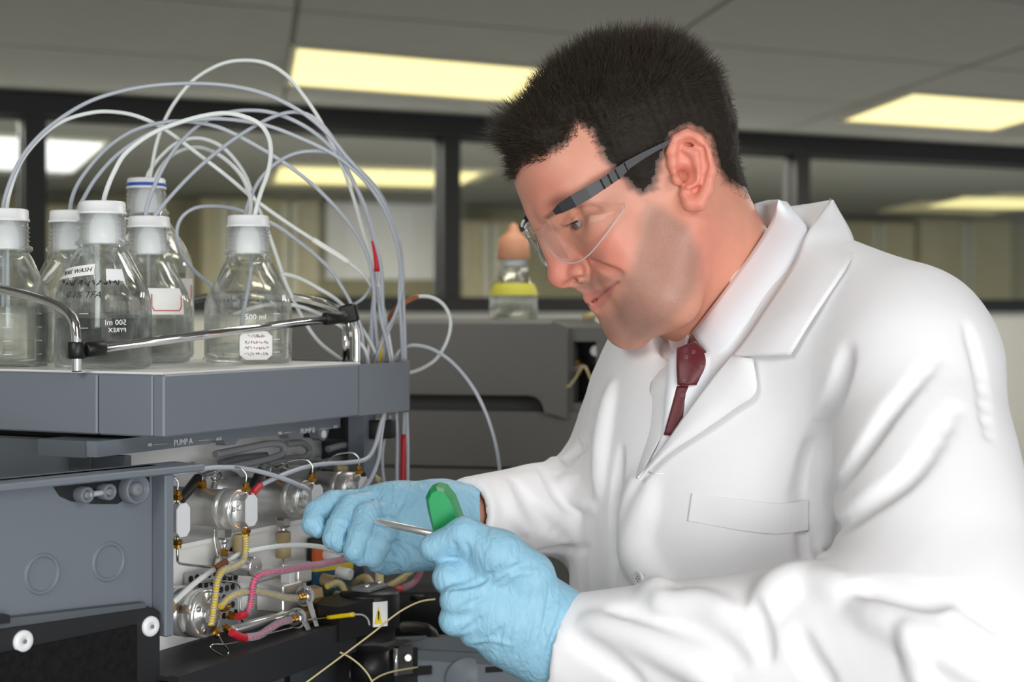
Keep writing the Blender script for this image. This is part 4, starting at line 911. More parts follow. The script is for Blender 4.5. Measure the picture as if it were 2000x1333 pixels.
# ================================================================== distance-field sculpting (numpy) for the person
class SDF:
    def __init__(s, lo, hi, h):
        s.lo = np.array(lo, np.float32); s.h = h
        s.n = [int(math.ceil((b-a)/h))+1 for a, b in zip(lo, hi)]
        s.ax = [s.lo[i]+np.arange(s.n[i], dtype=np.float32)*h for i in range(3)]
        s.D = np.full(s.n, 0.5, np.float32)
    def win(s, lo, hi, m):
        sl = []
        for i in range(3):
            a = max(0, int((lo[i]-m-s.lo[i])/s.h)); b = min(s.n[i], int((hi[i]+m-s.lo[i])/s.h)+2)
            if a >= b: return None
            sl.append(slice(a, b))
        return tuple(sl)
    def grid(s, w): return (s.ax[0][w[0]][:, None, None], s.ax[1][w[1]][None, :, None], s.ax[2][w[2]][None, None, :])
    def op(s, f, lo, hi, k, mode):
        m = k+3*s.h; w = s.win(lo, hi, m)
        if w is None: return
        X, Y, Z = s.grid(w); b = f(X, Y, Z).astype(np.float32); a = s.D[w]
        if mode == 'sub':
            hh = np.clip(0.5-0.5*(a+b)/k, 0, 1) if k > 0 else 0
            s.D[w] = (a*(1-hh)+(-b)*hh+k*hh*(1-hh)) if k > 0 else np.maximum(a, -b)
        else:
            hh = np.clip(0.5+0.5*(b-a)/k, 0, 1)
            s.D[w] = b*(1-hh)+a*hh-k*hh*(1-hh)
    def cone(s, p, q, r1, r2, k=0.006, mode='add'):
        p = np.array(p, np.float32); q = np.array(q, np.float32); r = max(r1, r2)
        d = q-p; L2 = float((d*d).sum())+1e-12
        def f(X, Y, Z):
            t = np.clip(((X-p[0])*d[0]+(Y-p[1])*d[1]+(Z-p[2])*d[2])/L2, 0, 1)
            dx = X-p[0]-t*d[0]; dy = Y-p[1]-t*d[1]; dz = Z-p[2]-t*d[2]
            return np.sqrt(dx*dx+dy*dy+dz*dz)-(r1+(r2-r1)*t)
        s.op(f, np.minimum(p, q)-r, np.maximum(p, q)+r, k, mode)
    def ball(s, p, r, k=0.006, mode='add'): s.cone(p, Vector(p)+Vector((1e-5, 0, 0)), r, r, k, mode)
    def chain(s, pts, rs, k=0.006, mode='add'):
        for i in range(len(pts)-1): s.cone(pts[i], pts[i+1], rs[i], rs[i+1], k, mode)
    def ell(s, c, axes, rad, k=0.01, mode='add'):
        c = np.array(c, np.float32); A = [np.array(a, np.float32) for a in axes]; R = max(rad)
        def f(X, Y, Z):
            dx, dy, dz = X-c[0], Y-c[1], Z-c[2]; k0 = 0; k1 = 0
            for a, r in zip(A, rad):
                t = dx*a[0]+dy*a[1]+dz*a[2]; k0 = k0+(t/r)**2; k1 = k1+(t/(r*r))**2
            k0 = np.sqrt(k0); k1 = np.sqrt(k1)+1e-9
            return k0*(k0-1)/k1
        s.op(f, c-R, c+R, k, mode)
    def slab_cut(s, c, n, rad, depth):      # remove a disc-shaped block: all within rad of the axis (c, n), from c to c+n*depth
        c = np.array(c, np.float32); n = np.array(Vector(n).normalized(), np.float32)
        def f(X, Y, Z):
            dx, dy, dz = X-c[0], Y-c[1], Z-c[2]; t = dx*n[0]+dy*n[1]+dz*n[2]
            rr = np.sqrt(np.maximum(dx*dx+dy*dy+dz*dz-t*t, 0))
            return np.maximum(np.maximum(-t, t-depth), rr-rad)
        e = c+n*depth; s.op(f, np.minimum(c, e)-rad, np.maximum(c, e)+rad, 0.0008, 'sub')
    def val(s, p):
        q = [(p[i]-s.lo[i])/s.h for i in range(3)]
        i0 = [int(math.floor(a)) for a in q]
        for i in range(3):
            if i0[i] < 0 or i0[i] >= s.n[i]-1: return 0.5
        f = [q[i]-i0[i] for i in range(3)]; v = 0
        for dx in (0, 1):
            for dy in (0, 1):
                for dz in (0, 1):
                    v += s.D[i0[0]+dx, i0[1]+dy, i0[2]+dz]*(f[0] if dx else 1-f[0])*(f[1] if dy else 1-f[1])*(f[2] if dz else 1-f[2])
        return float(v)
    def hit(s, px, py, d0, d1):             # first surface met by the camera ray through a pixel
        d = d0; prev = None; st = s.h*0.8
        while d < d1:
            v = s.val(P(px, py, d))
            if v < 0:
                if prev is None: return d
                return d-st*(-v)/(prev-v+1e-9)
            prev = v; d += st
        return None
    def net(s):
        D = s.D; ins = D < 0; c = ins.astype(np.int8)
        cnt = sum(c[i:c.shape[0]-1+i, j:c.shape[1]-1+j, k:c.shape[2]-1+k] for i in (0, 1) for j in (0, 1) for k in (0, 1))
        act = np.argwhere((cnt > 0) & (cnt < 8)); idx = np.full(cnt.shape, -1, np.int32); idx[act[:, 0], act[:, 1], act[:, 2]] = np.arange(len(act))
        corner = {}
        for i in (0, 1):
            for j in (0, 1):
                for k in (0, 1): corner[(i, j, k)] = D[act[:, 0]+i, act[:, 1]+j, act[:, 2]+k]
        acc = np.zeros((len(act), 3), np.float32); num = np.zeros(len(act), np.float32)
        for a, va in corner.items():
            for ax in range(3):
                if a[ax] == 1: continue
                b = list(a); b[ax] = 1; vb = corner[tuple(b)]
                m = (va < 0) != (vb < 0); den = np.where(m, va-vb, 1.0)
                t = np.where(m, va/den, 0)
                pos = np.tile(np.array(a, np.float32), (len(act), 1)); pos[:, ax] += t
                acc += pos*m[:, None]; num += m
        V = s.lo+(act+acc/num[:, None])*s.h
        quads = []
        for ax in range(3):
            u, v = (ax+1) % 3, (ax+2) % 3
            sa = [slice(None)]*3; sb = [slice(None)]*3
            sa[ax] = slice(0, -1); sb[ax] = slice(1, None)
            A = ins[tuple(sa)]; B = ins[tuple(sb)]
            e = np.argwhere(A != B)
            e = e[(e[:, u] > 0) & (e[:, v] > 0) & (e[:, u] < idx.shape[u]) & (e[:, v] < idx.shape[v])]
            fl = A[e[:, 0], e[:, 1], e[:, 2]]
            def g(du, dv):
                q = e.copy(); q[:, u] -= du; q[:, v] -= dv; return idx[q[:, 0], q[:, 1], q[:, 2]]
            Q = np.stack([g(1, 1), g(0, 1), g(0, 0), g(1, 0)], 1)
            Q[~fl] = Q[~fl][:, ::-1]
            quads.append(Q)
        Qs = np.concatenate(quads); Qs = Qs[(Qs >= 0).all(1)]
        return V.astype(np.float64), Qs
def smooth_mesh(V, Q, it=2, lam=0.5):
    E = np.concatenate([Q[:, [0, 1]], Q[:, [1, 2]], Q[:, [2, 3]], Q[:, [3, 0]]])
    E = np.concatenate([E, E[:, ::-1]]); deg = np.bincount(E[:, 0], minlength=len(V)).astype(float)
    for q in range(it):
        for l in (lam, -lam*1.02):
            S = np.stack([np.bincount(E[:, 0], V[E[:, 1], a], minlength=len(V)) for a in range(3)], 1)
            V = V+l*(S/np.maximum(deg, 1)[:, None]-V)
    return V
def np_mesh(name, V, Q, m, parent, base=None, cols=None, extra=None, **kw):
    me = bpy.data.meshes.new(name); base = wloc(parent) if base is None else base
    n = Q.shape[1]
    me.vertices.add(len(V)); me.vertices.foreach_set('co', (V-np.array(base)).astype(np.float32).ravel())
    me.loops.add(Q.size); me.loops.foreach_set('vertex_index', Q.astype(np.int32).ravel())
    me.polygons.add(len(Q)); me.polygons.foreach_set('loop_start', np.arange(0, Q.size, n, dtype=np.int32)); 
    me.polygons.foreach_set('use_smooth', np.ones(len(Q), bool))
    me.update(calc_edges=True); me.validate()
    if cols is not None:
        ca = me.color_attributes.new('Col', 'FLOAT_COLOR', 'POINT'); ca.data.foreach_set('color', cols.astype(np.float32).ravel())
    if extra is not None:
        for nm, arr in extra.items():
            at = me.attributes.new(nm, 'FLOAT', 'POINT'); at.data.foreach_set('value', arr.astype(np.float32))
    return link(name, me, m, parent, base=base, **kw)
def vnormals(V, Q):
    n = np.cross(V[Q[:, 2]]-V[Q[:, 0]], V[Q[:, 3]]-V[Q[:, 1]]); N = np.zeros_like(V)
    for k in range(4): 
        for a in range(3): N[:, a] += np.bincount(Q[:, k], n[:, a], minlength=len(V))
    return N/np.maximum(np.linalg.norm(N, axis=1), 1e-12)[:, None]
def pxy(V): return np.stack([HX+V[:, 0]/V[:, 1]*F, HY-(V[:, 2]-CZ)/V[:, 1]*F], 1)
def poly_sd(pts, poly):        # signed distance (negative inside) of points to a pixel polygon
    pts = np.asarray(pts, float); poly = np.asarray(poly, float); d = np.full(len(pts), 1e9); ins = np.zeros(len(pts), bool)
    for i in range(len(poly)):
        a = poly[i]; b = poly[(i+1) % len(poly)]; e = b-a; w_ = pts-a
        t = np.clip((w_@e)/max(e@e, 1e-9), 0, 1); q = w_-t[:, None]*e; d = np.minimum(d, (q*q).sum(1))
        c = ((a[1] > pts[:, 1]) != (b[1] > pts[:, 1])) & (pts[:, 0] < (b[0]-a[0])*(pts[:, 1]-a[1])/((b[1]-a[1]) if abs(b[1]-a[1]) > 1e-9 else 1e-9)+a[0])
        ins ^= c
    return np.where(ins, -1, 1)*np.sqrt(d)
def sstep(x, a, b): t = np.clip((x-a)/(b-a), 0, 1); return t*t*(3-2*t)
def C3(r, g, b): return np.array([lin(r), lin(g), lin(b)])
# ================================================================== the man
person = thing('person', 'man in white lab coat leaning forward with blue gloves, red tie and safety glasses', 'person', Vector((0.3, 1.5, 0)))
HA = math.radians(11); HC = P(1240, 400, 1.42)
HL = Vector((math.sin(HA), -math.cos(HA), 0)); fh = Vector((-math.cos(HA), -math.sin(HA), 0))
HF = (fh*0.88-ZZ*0.47).normalized(); HU = (fh*0.47+ZZ*0.88).normalized()
AX = (HF, HU, HL)
def H(px, py, l=0.0):
    r = ray(px, py); c = HC-Vector((0, 0, CZ)); t = (c.dot(HL)+l)/r.dot(HL); q = r*t; return Vector((q.x, q.y, CZ+q.z))
def MI(p): p = Vector(p); return p-HL*(2*(p-HC).dot(HL))
hs = SDF((HC.x-0.16, HC.y-0.14, HC.z-0.17), (HC.x+0.16, HC.y+0.15, HC.z+0.17), 0.0016)
def both(fn, pts, *a, **k):
    fn(*(list(pts)+list(a)), **k); fn(*([MI(p) for p in pts]+list(a)), **k)
def bchain(pts, rs, k=0.006, mode='add'):
    hs.chain(pts, rs, k, mode); hs.chain([MI(p) for p in pts], rs, k, mode)
def bball(p, r, k=0.006, mode='add'): hs.ball(p, r, k, mode); hs.ball(MI(p), r, k, mode)
hs.ell(H(1230, 285), AX, (0.1000, 0.0890, 0.0755), 0.01)
hs.ell(H(1100, 350), AX, (0.0395, 0.050, 0.056), 0.03)                     # forehead
hs.ell(H(1200, 470), AX, (0.036, 0.075, 0.058), 0.025)                      # face
hs.ell(H(1300, 420), AX, (0.055, 0.06, 0.066), 0.03)                       # side of the head round the ear
bchain([H(1066, 412, 0.004), H(1090, 398, 0.026), H(1125, 385, 0.046)], [0.0105, 0.0115, 0.010], 0.016)   # brow
bball(H(1192, 458, 0.046), 0.020, 0.025)                                    # cheekbone
bball(H(1246, 535, 0.037), 0.030, 0.028)                                    # cheek
bchain([H(1335, 470, 0.056), H(1305, 580, 0.050), H(1236, 636, 0.013)], [0.020, 0.023, 0.0175], 0.028)    # jaw
hs.ball(H(1230, 639), 0.0165, 0.012)                                       # chin
hs.ell(H(1208, 578), AX, (0.0240, 0.029, 0.029), 0.014)                    # mouth
hs.cone(H(1152, 556), H(1174, 584), 0.0105, 0.0095, 0.008)
bball(H(1176, 540, 0.016), 0.0115, 0.012)                 # philtrum
# nose
hs.cone(H(1062, 448), H(1088, 506), 0.0085, 0.0100, 0.010)
hs.cone(H(1090, 470), H(1124, 528), 0.0120, 0.0150, 0.009)
hs.ball(H(1095, 538), 0.0123, 0.007)
bball(H(1130, 531, 0.0145), 0.0096, 0.005)
bchain([H(1106, 559, 0.0085), H(1122, 549, 0.0085)], [0.0034, 0.0042], 0.003, 'sub')
bchain([H(1142, 512, 0.022), H(1150, 526, 0.0235), H(1147, 541, 0.022), H(1138, 550, 0.019)], [0.0012, 0.0020, 0.0020, 0.0012], 0.004, 'sub')
# eye sockets and lids
bball(H(1098, 430, 0.042), 0.0135, 0.018, 'sub')
EY = H(1137, 427, 0.0325); ER = 0.0120
hs.ball(EY, ER+0.0017, 0.006); hs.ball(MI(EY), ER+0.0017, 0.006)
gz = (HF*0.93-HU*0.25+HL*0.18).normalized()
for e, sg in ((EY, 1), (MI(EY), -1)):
    g2 = (HF*0.93-HU*0.22+HL*0.30*sg).normalized(); up = (HU-g2*HU.dot(g2)).normalized(); sd = g2.cross(up)
    hs.ell(e+g2*0.0125, (g2, up, sd), (0.007, 0.0037, 0.0122), 0.0012, 'sub')
    hs.chain([e+up*0.0062+g2*0.0130+sd*q for q in (-0.011, 0, 0.011)], [0.0016, 0.0022, 0.0016], 0.003)   # upper lid fold
# lips
bchain([H(1154, 583), H(1176, 574, 0.013), H(1203, 556, 0.0245)], [0.0052, 0.0046, 0.0022], 0.005)
bchain([H(1168, 597), H(1186, 586, 0.012), H(1204, 561, 0.0235)], [0.0060, 0.0052, 0.0020], 0.005)
bchain([H(1150, 592, 0.0), H(1166, 586, 0.008), H(1184, 574, 0.019), H(1206, 553, 0.0285)], [0.0013, 0.0012, 0.0013, 0.0016], 0.0022, 'sub')
   # nasolabial fold
# neck running down into the collar
hs.cone(H(1345, 430), P(1462, 650, 1.47), 0.0580, 0.066, 0.03)
hs.cone(H(1312, 520), P(1425, 690, 1.445), 0.036, 0.042, 0.02)
# ear
def EP(px, py, l): return H(px, py, l)
def ear(mi):
    g = MI if mi else (lambda p: p)
    ea = Vector((0.25, 0, 1)); 
    hs.ell(g(EP(1352, 335, 0.0765)), AX, (0.0165, 0.030, 0.0065), 0.006)
    hp = [(1322, 352, .0770), (1314, 322, .0785), (1312, 296, .0800), (1319, 274, .0815), (1340, 263, .0840), (1363, 271, .0865), (1381, 297, .0890), (1388, 335, .0890), (1382, 370, .0870), (1366, 397, .0840), (1349, 399, .0810), (1338, 380, .0785)]
    hs.chain([g(EP(*p)) for p in hp], [.0035, .0040, .0044, .0048, .0052, .0052, .0050, .0050, .0052, .0066, .0064, .0050], 0.004)
    ap = [(1338, 292, .0835), (1357, 300, .0850), (1365, 326, .0855), (1358, 352, .0850), (1345, 364, .0840)]
    hs.chain([g(EP(*p)) for p in ap], [.003, .0042, .0042, .0040, .003], 0.004)
    hs.ell(g(EP(1341, 338, 0.0880)), AX, (0.0085, 0.0115, 0.0090), 0.003, 'sub')
    hs.ell(g(EP(1334, 345, 0.0800)), AX, (0.0045, 0.0055, 0.0080), 0.003, 'sub')
    hs.chain([g(EP(1372, 290, .0905)), g(EP(1377, 325, .0920)), g(EP(1370, 355, .0910))], [.0022, .0026, .0022], 0.003, 'sub')
    hs.chain([g(EP(1330, 280, .0880)), g(EP(1348, 278, .0895)), g(EP(1362, 286, .0905))], [.0022, .0028, .0022], 0.003, 'sub')
    hs.ell(g(EP(1322, 352, 0.0815)), AX, (0.0045, 0.0055, 0.0040), 0.004)
ear(False); ear(True)
def carve(pts, rs, k, depth=0.3):
    c = catmull([Vector((x, y, 0)) for x, y in pts], 4); w_ = []
    for i, p in enumerate(c):
        d = hs.hit(p.x, p.y, 1.2, 1.6)
        if d is None: continue
        t = i/(len(c)-1)*(len(rs)-1); j = min(int(t), len(rs)-2); r = rs[j]+(rs[j+1]-rs[j])*(t-j); w_.append((P(p.x, p.y, d+r*depth), r))
    for (a, ra), (b_, rb) in zip(w_, w_[1:]):
        hs.cone(a, b_, ra, rb, k, 'sub'); hs.cone(MI(a), MI(b_), ra, rb, k, 'sub')
carve([(1154, 512), (1172, 521), (1192, 530), (1212, 536)], [0.0010, 0.0016, 0.0014, 0.0006], 0.006)
carve([(1156, 592), (1166, 583), (1180, 572), (1195, 560), (1208, 552)], [0.0016, 0.0019, 0.0018, 0.0012], 0.0016)
carve([(1117, 552), (1122, 548), (1130, 545), (1140, 543)], [0.0020, 0.0030, 0.0028, 0.0014], 0.0014, 0.4)
hs.cone(H(1112, 546), H(1136, 560), 0.0045, 0.0055, 0.003)
carve([(1144, 418), (1160, 414), (1180, 412)], [0.0008, 0.0010, 0.0005], 0.002)
carve([(1118, 414), (1135, 408), (1155, 406), (1172, 408)], [0.0008, 0.0012, 0.0012, 0.0006], 0.003)
V, Q = hs.net(); V = smooth_mesh(V, Q, 1)
NR = vnormals(V, Q)
Lc = (V-np.array(HC))@np.array(HL); Vn = V+np.outer(np.abs(Lc)-Lc, np.array(HL)); Vn = np.where((Lc < 0)[:, None], Vn, V)
pp_ = pxy(Vn)
hair_poly = [(940, 400), (985, 372), (1001, 345), (1025, 316), (1066, 306), (1104, 286), (1122, 262), (1128, 243), (1150, 262), (1170, 312), (1200, 345), (1228, 372), (1253, 389), (1287, 370), (1297, 322), (1306, 296), (1318, 268), (1345, 254), (1380, 272), (1394, 325), (1410, 358), (1457, 384), (1520, 392), (1520, 20), (900, 20)]
def vnoise(Vp, sc, seed):
    r = np.random.RandomState(seed); out = np.zeros(len(Vp))
    for k in range(6):
        d = r.normal(size=3); d /= np.linalg.norm(d); out += np.sin((Vp@d)*sc*(0.6+0.25*k)+r.uniform(0, 6.28))
    return out/6
sdh = poly_sd(pp_, hair_poly)+5*vnoise(V, 700, 21)
ear_m = (np.abs(Lc) > 0.0775) & (poly_sd(pp_, [(1300, 300), (1318, 262), (1345, 250), (1380, 272), (1400, 335), (1385, 390), (1360, 415), (1330, 410), (1310, 350)]) < 0)
side_ = sstep(pp_[:, 0], 1120, 1170)
hm = 1-sstep(sdh, -9-8*side_, 5); hm[ear_m] = 0
base = C3(216, 151, 127); red = C3(216, 124, 108); lipc = C3(204, 126, 114); stub = C3(160, 124, 110); hairc = C3(44, 38, 32); brow = C3(96, 72, 58)
col = np.tile(base, (len(V), 1))
def blend(c, m): 
    global col
    col = col*(1-m[:, None])+c*m[:, None]
def blob(px, py, r0, r1): return 1-sstep(np.hypot(pp_[:, 0]-px, pp_[:, 1]-py), r0, r1)
blend(red, 0.6*blob(1095, 530, 20, 55)); blend(red, 0.5*blob(1190, 495, 20, 75)); blend(red, 0.35*blob(1370, 480, 20, 110)); blend(red, 0.3*blob(1060, 380, 20, 70))
blend(C3(232, 128, 112), 0.45*ear_m.astype(float)); blend(C3(176, 70, 60), ear_m*0.6*blob(1338, 338, 6, 24))
stp = [(1262, 392), (1300, 405), (1345, 440), (1372, 500), (1360, 570), (1312, 632), (1230, 676), (1180, 660), (1172, 622), (1198, 606), (1216, 566), (1200, 545), (1150, 566), (1118, 566), (1150, 542), (1190, 538), (1230, 530), (1246, 470), (1252, 420)]
sm_ = (1-sstep(poly_sd(pp_, stp), -18, 14)); sm_[ear_m] = 0
blend(stub, 0.70*sm_)
lp_ = (1-sstep(poly_sd(pp_, [(1138, 575), (1165, 568), (1191, 558), (1206, 552), (1200, 566), (1190, 586), (1178, 601), (1160, 608), (1150, 600)]), -3, 2))
blend(lipc, 0.75*lp_)
blend(C3(150, 70, 62), 0.6*(1-sstep(poly_sd(pp_, [(1154, 594), (1180, 573), (1208, 551), (1182, 570)]), 0, 3)))
bm_ = (1-sstep(poly_sd(pp_, [(1062, 424), (1085, 404), (1120, 390), (1150, 392), (1125, 402), (1090, 418), (1070, 432)]), -5, 4)); blend(brow, 0.75*bm_)
blend(hairc, 0.92*hm)
cols = np.concatenate([col, np.ones((len(V), 1))], 1)
sk = mat('skin', rgb(222, 170, 146), 0.44, spec=0.5, attr='Col', bump=0.12, bscale=700, var=0.05, vscale=60, sss=0.06)
nt = sk.node_tree; bs = nt.nodes['Principled BSDF']; prev = bs.inputs['Base Color'].links[0].from_socket
at = nt.nodes.new('ShaderNodeAttribute'); at.attribute_name = 'stubble'
tcn = nt.nodes.new('ShaderNodeTexCoord'); vo = nt.nodes.new('ShaderNodeTexVoronoi'); vo.inputs['Scale'].default_value = 1250; nt.links.new(tcn.outputs['Object'], vo.inputs['Vector'])
rp = nt.nodes.new('ShaderNodeMapRange'); rp.inputs[1].default_value = 0.12; rp.inputs[2].default_value = 0.45; rp.inputs[3].default_value = 1; rp.inputs[4].default_value = 0; nt.links.new(vo.outputs['Distance'], rp.inputs[0])
mu = nt.nodes.new('ShaderNodeMath'); mu.operation = 'MULTIPLY'; nt.links.new(rp.outputs[0], mu.inputs[0]); nt.links.new(at.outputs['Fac'], mu.inputs[1])
mx = nt.nodes.new('ShaderNodeMix'); mx.data_type = 'RGBA'; nt.links.new(mu.outputs[0], mx.inputs[0]); nt.links.new(prev, mx.inputs[6]); mx.inputs[7].default_value = rgb(110, 92, 84)
nt.links.new(mx.outputs[2], bs.inputs['Base Color'])
head_args = (V, Q, cols, sm_*0.55)
# eyes
mat('eye_white', rgb(190, 180, 174), 0.15, coat=0.5); mat('iris', rgb(70, 66, 56), 0.2, coat=0.5); mat('pupil', rgb(10, 10, 10), 0.1)
for e, sg in ((EY, 1), (MI(EY), -1)):
    g2 = (HF*0.93-HU*0.24+HL*0.16*sg).normalized()
    ey = MB().ball(e, ER, 28, 18).build('eye', MATS['eye_white'], person)
    MB().lathe(e+g2*(ER-0.0023), g2, [(0.0066, -0.0006), (0.0056, 0.0013), (0.0024, 0.00255), (0.0022, 0.0026)], 24, True).build('iris', MATS['iris'], ey)
    MB().lathe(e+g2*(ER+0.0003), g2, [(0.0022, -0.0002), (0.0020, 0.0003)], 16, True).build('pupil', MATS['pupil'], ey)
for e, sg in ((EY, 1), (MI(EY), -1)):
    g2 = (HF*0.93-HU*0.22+HL*0.30*sg).normalized(); up = (HU-g2*HU.dot(g2)).normalized(); sd = g2.cross(up)
    MB().tube(catmull([e+(g2*math.cos(a)+sd*math.sin(a))*(ER+0.0030)+up*(0.0042*math.cos(a*1.25)+0.0004) for a in (-0.75, -0.4, 0, 0.4, 0.75)], 4), 0.0007, 6).build('eyelashes', MATS['pupil'], person)
# ------------------------------------------------------------------ hair: dark mass that follows the skull, and single strands
up_q = (Vn-np.array(HC))@np.array(HU); fw_q = (Vn-np.array(HC))@np.array(HF)
inh = (sdh < -10-4*side_) & (~ear_m) & (NR@np.array(HU) > -0.75)
edge = sstep(-sdh, 12, 50)
topw = sstep(up_q, 0.035, 0.115)
frontw = sstep(fw_q, 0.03, 0.10)*sstep(up_q, -0.02, 0.05)
thick = edge*(0.0030+0.006*topw+0.008*np.maximum(topw, 0.3)*frontw)
rng = np.random.RandomState(5)
def vnoise(Vp, sc, seed):
    r = np.random.RandomState(seed); out = np.zeros(len(Vp))
    for k in range(6):
        d = r.normal(size=3); d /= np.linalg.norm(d); out += np.sin((Vp@d)*sc*(0.6+0.25*k)+r.uniform(0, 6.28))
    return out/6
lump = vnoise(V, 160, 3)+0.7*vnoise(V, 420, 4)
Vh = V+NR*(thick*(1+0.5*lump)+0.0004)[:, None]
fm = inh[Q].all(1); used = np.unique(Q[fm]); remap = np.full(len(V), -1); remap[used] = np.arange(len(used))
mat('hair', rgb(38, 32, 26), 0.62, spec=0.25, bump=0.6, bscale=900, var=0.3, vscale=300)
mat('hair_strand', rgb(58, 49, 38), 0.45, spec=0.4)
hair = np_mesh('hair', Vh[used], remap[Q[fm]], MATS['hair'], person, label='short dark brown hair, spiky on top')
# strands
area_w = np.zeros(len(V)); area_w[used] = 1; cand = np.where((sdh < 6) & (~ear_m) & (NR@np.array(HU) > -0.75))[0]
wgt = 0.35+1.4*topw[cand]+0.9*frontw[cand]+1.2*(np.abs(sdh[cand]+8) < 18); wgt /= wgt.sum()
NS = 21000
pick = rng.choice(cand, NS, p=wgt)
root = np.where(inh[pick][:, None], Vh[pick], V[pick]); nn = NR[pick]
hu, hf, hl = np.array(HU), np.array(HF), np.array(HL)
tw = topw[pick]; fw_ = frontw[pick]; eg = edge[pick]
comb = -0.35*hf[None]*tw[:, None]+hu[None]*0.55*tw[:, None]+hf[None]*(0.9*fw_)[:, None]-hu[None]*(0.5*fw_*(1-tw))[:, None]-hu[None]*(0.55*(1-tw)*(1-fw_))[:, None]-hf[None]*(0.5*(1-tw)*(1-fw_))[:, None]
dirn = nn*(0.30+0.45*tw)[:, None]+comb+rng.normal(size=(NS, 3))*(0.10+0.22*np.maximum(tw, fw_))[:, None]
dirn /= np.linalg.norm(dirn, axis=1)[:, None]
ln = (0.0045+0.012*tw+0.012*fw_)*(0.45+0.55*eg)*rng.uniform(0.55, 1.35, NS)
wd = rng.uniform(0.00018, 0.00034, NS)
bend = (-hu[None]*0.35+hf[None]*0.2*fw_[:, None])+rng.normal(size=(NS, 3))*0.25
segs = 3; SV = []; side = np.cross(dirn, rng.normal(size=(NS, 3))); side /= np.linalg.norm(side, axis=1)[:, None]; side2 = np.cross(dirn, side)
for k in range(segs+1):
    t = k/segs; c_ = root-nn*0.001+dirn*(ln*t)[:, None]+bend*(ln*0.30*t*t)[:, None]
    ww = wd*(1-0.85*t)
    for a in range(3):
        an = 2*PI*a/3; SV.append(c_+(side*math.cos(an)+side2*math.sin(an))*ww[:, None])
SV = np.stack(SV, 1).reshape(-1, 3); b0 = np.arange(NS)*(3*(segs+1)); SQ = []
for k in range(segs):
    for a in range(3):
        a2 = (a+1) % 3; SQ.append(np.stack([b0+k*3+a, b0+k*3+a2, b0+k*3+3+a2, b0+k*3+3+a], 1))
st_ = np_mesh('hair_strands', SV, np.concatenate(SQ), MATS['hair_strand'], hair, kind='stuff')
# ------------------------------------------------------------------ lab coat
TA = math.radians(35); TF = Vector((-math.cos(TA), -math.sin(TA), 0)); TL = Vector((math.sin(TA), -math.cos(TA), 0))
TX = (TF, TL, ZZ)
cs = SDF((-0.10, 0.98, CZ-0.66), (0.60, 1.78, CZ+0.11), 0.0033)
def tc(px, py, d): return P(px, py, d)
cs.ell(tc(1452, 880, 1.485), TX, (0.128, 0.180, 0.20), 0.02)
cs.ell(tc(1440, 1120, 1.485), TX, (0.138, 0.178, 0.26), 0.06)
cs.ell(tc(1440, 1500, 1.485), TX, (0.150, 0.190, 0.30), 0.06)
cs.cone(tc(1500, 690, 1.46), tc(1772, 726, 1.290), 0.070, 0.068, 0.06)          # near shoulder
cs.cone(tc(1590, 590, 1.42), tc(1760, 658, 1.325), 0.052, 0.052, 0.08)           # trapezius
cs.cone(tc(1470, 700, 1.48), tc(1290, 800, 1.60), 0.070, 0.058, 0.05)           # far shoulder
cs.cone(tc(1285, 805, 1.60), tc(1160, 985, 1.59), 0.058, 0.056, 0.03)           # far upper arm
cs.cone(tc(1150, 990, 1.58), tc(890, 1006, 1.425), 0.054, 0.0330, 0.02)         # far forearm
cs.cone(tc(1785, 745, 1.285), tc(1860, 1270, 1.14), 0.069, 0.082, 0.022)          # near upper arm
cs.cone(tc(1860, 1275, 1.14), tc(1080, 1272, 1.25), 0.078, 0.0440, 0.03)        # near forearm
# soft folds: a ridge (r > 0) or a valley (r < 0) traced on the surface
def fold(pts, r, k=0.02, sink=0.45, d0=0.95, d1=1.8):
    c = catmull([Vector((x, y, 0)) for x, y in pts], 4); w_ = []; rr = []
    n = len(c)
    for i, p in enumerate(c):
        d = cs.hit(p.x, p.y, d0, d1)
        if d is None: continue
        s_ = math.sin(PI*(i+0.6)/(n+0.2))
        a = abs(r)*(0.35+0.65*s_); rr.append(a)
        w_.append(P(p.x, p.y, d+(a*sink if r > 0 else -a*sink)))
    for i in range(len(w_)-1): cs.cone(w_[i], w_[i+1], rr[i], rr[i+1], k, 'add' if r > 0 else 'sub')
# near arm
fold([(1652, 690), (1628, 770), (1602, 850), (1576, 930), (1556, 985)], -0.0090, 0.010, 0.30)
fold([(1583, 870), (1580, 960), (1578, 1060), (1584, 1140)], -0.0110, 0.005, 0.30)
fold([(1830, 700), (1740, 800), (1670, 900), (1622, 965)], -0.0062, 0.007, 0.25)
fold([(1865, 800), (1785, 915), (1695, 985), (1625, 1040)], -0.0050, 0.010, 0.35)
fold([(1618, 965), (1616, 990), (1622, 1012)], -0.0050, 0.004, 0.3)
fold([(1600, 900), (1606, 1000), (1604, 1100)], 0.0060, 0.012, 0.6)
fold([(1655, 1150), (1720, 1156), (1800, 1164), (1880, 1158)], -0.0110, 0.006, 0.28)
fold([(1880, 1180), (1930, 1200), (1960, 1230)], -0.0040, 0.010, 0.4)
fold([(1492, 1190), (1525, 1150), (1590, 1138), (1660, 1165)], 0.0100, 0.014, 0.40)
fold([(1680, 1190), (1790, 1240), (1930, 1320)], 0.0060, 0.016, 0.5)
fold([(1474, 1180), (1484, 1235), (1500, 1285)], -0.0070, 0.005, 0.25)
fold([(1770, 1230), (1790, 1280), (1800, 1340)], 0.0055, 0.010, 0.45)
fold([(1560, 1240), (1580, 1290), (1620, 1340)], -0.0040, 0.010, 0.4)
fold([(1150, 1215), (1240, 1245), (1340, 1295), (1400, 1335)], 0.0060, 0.014, 0.5)
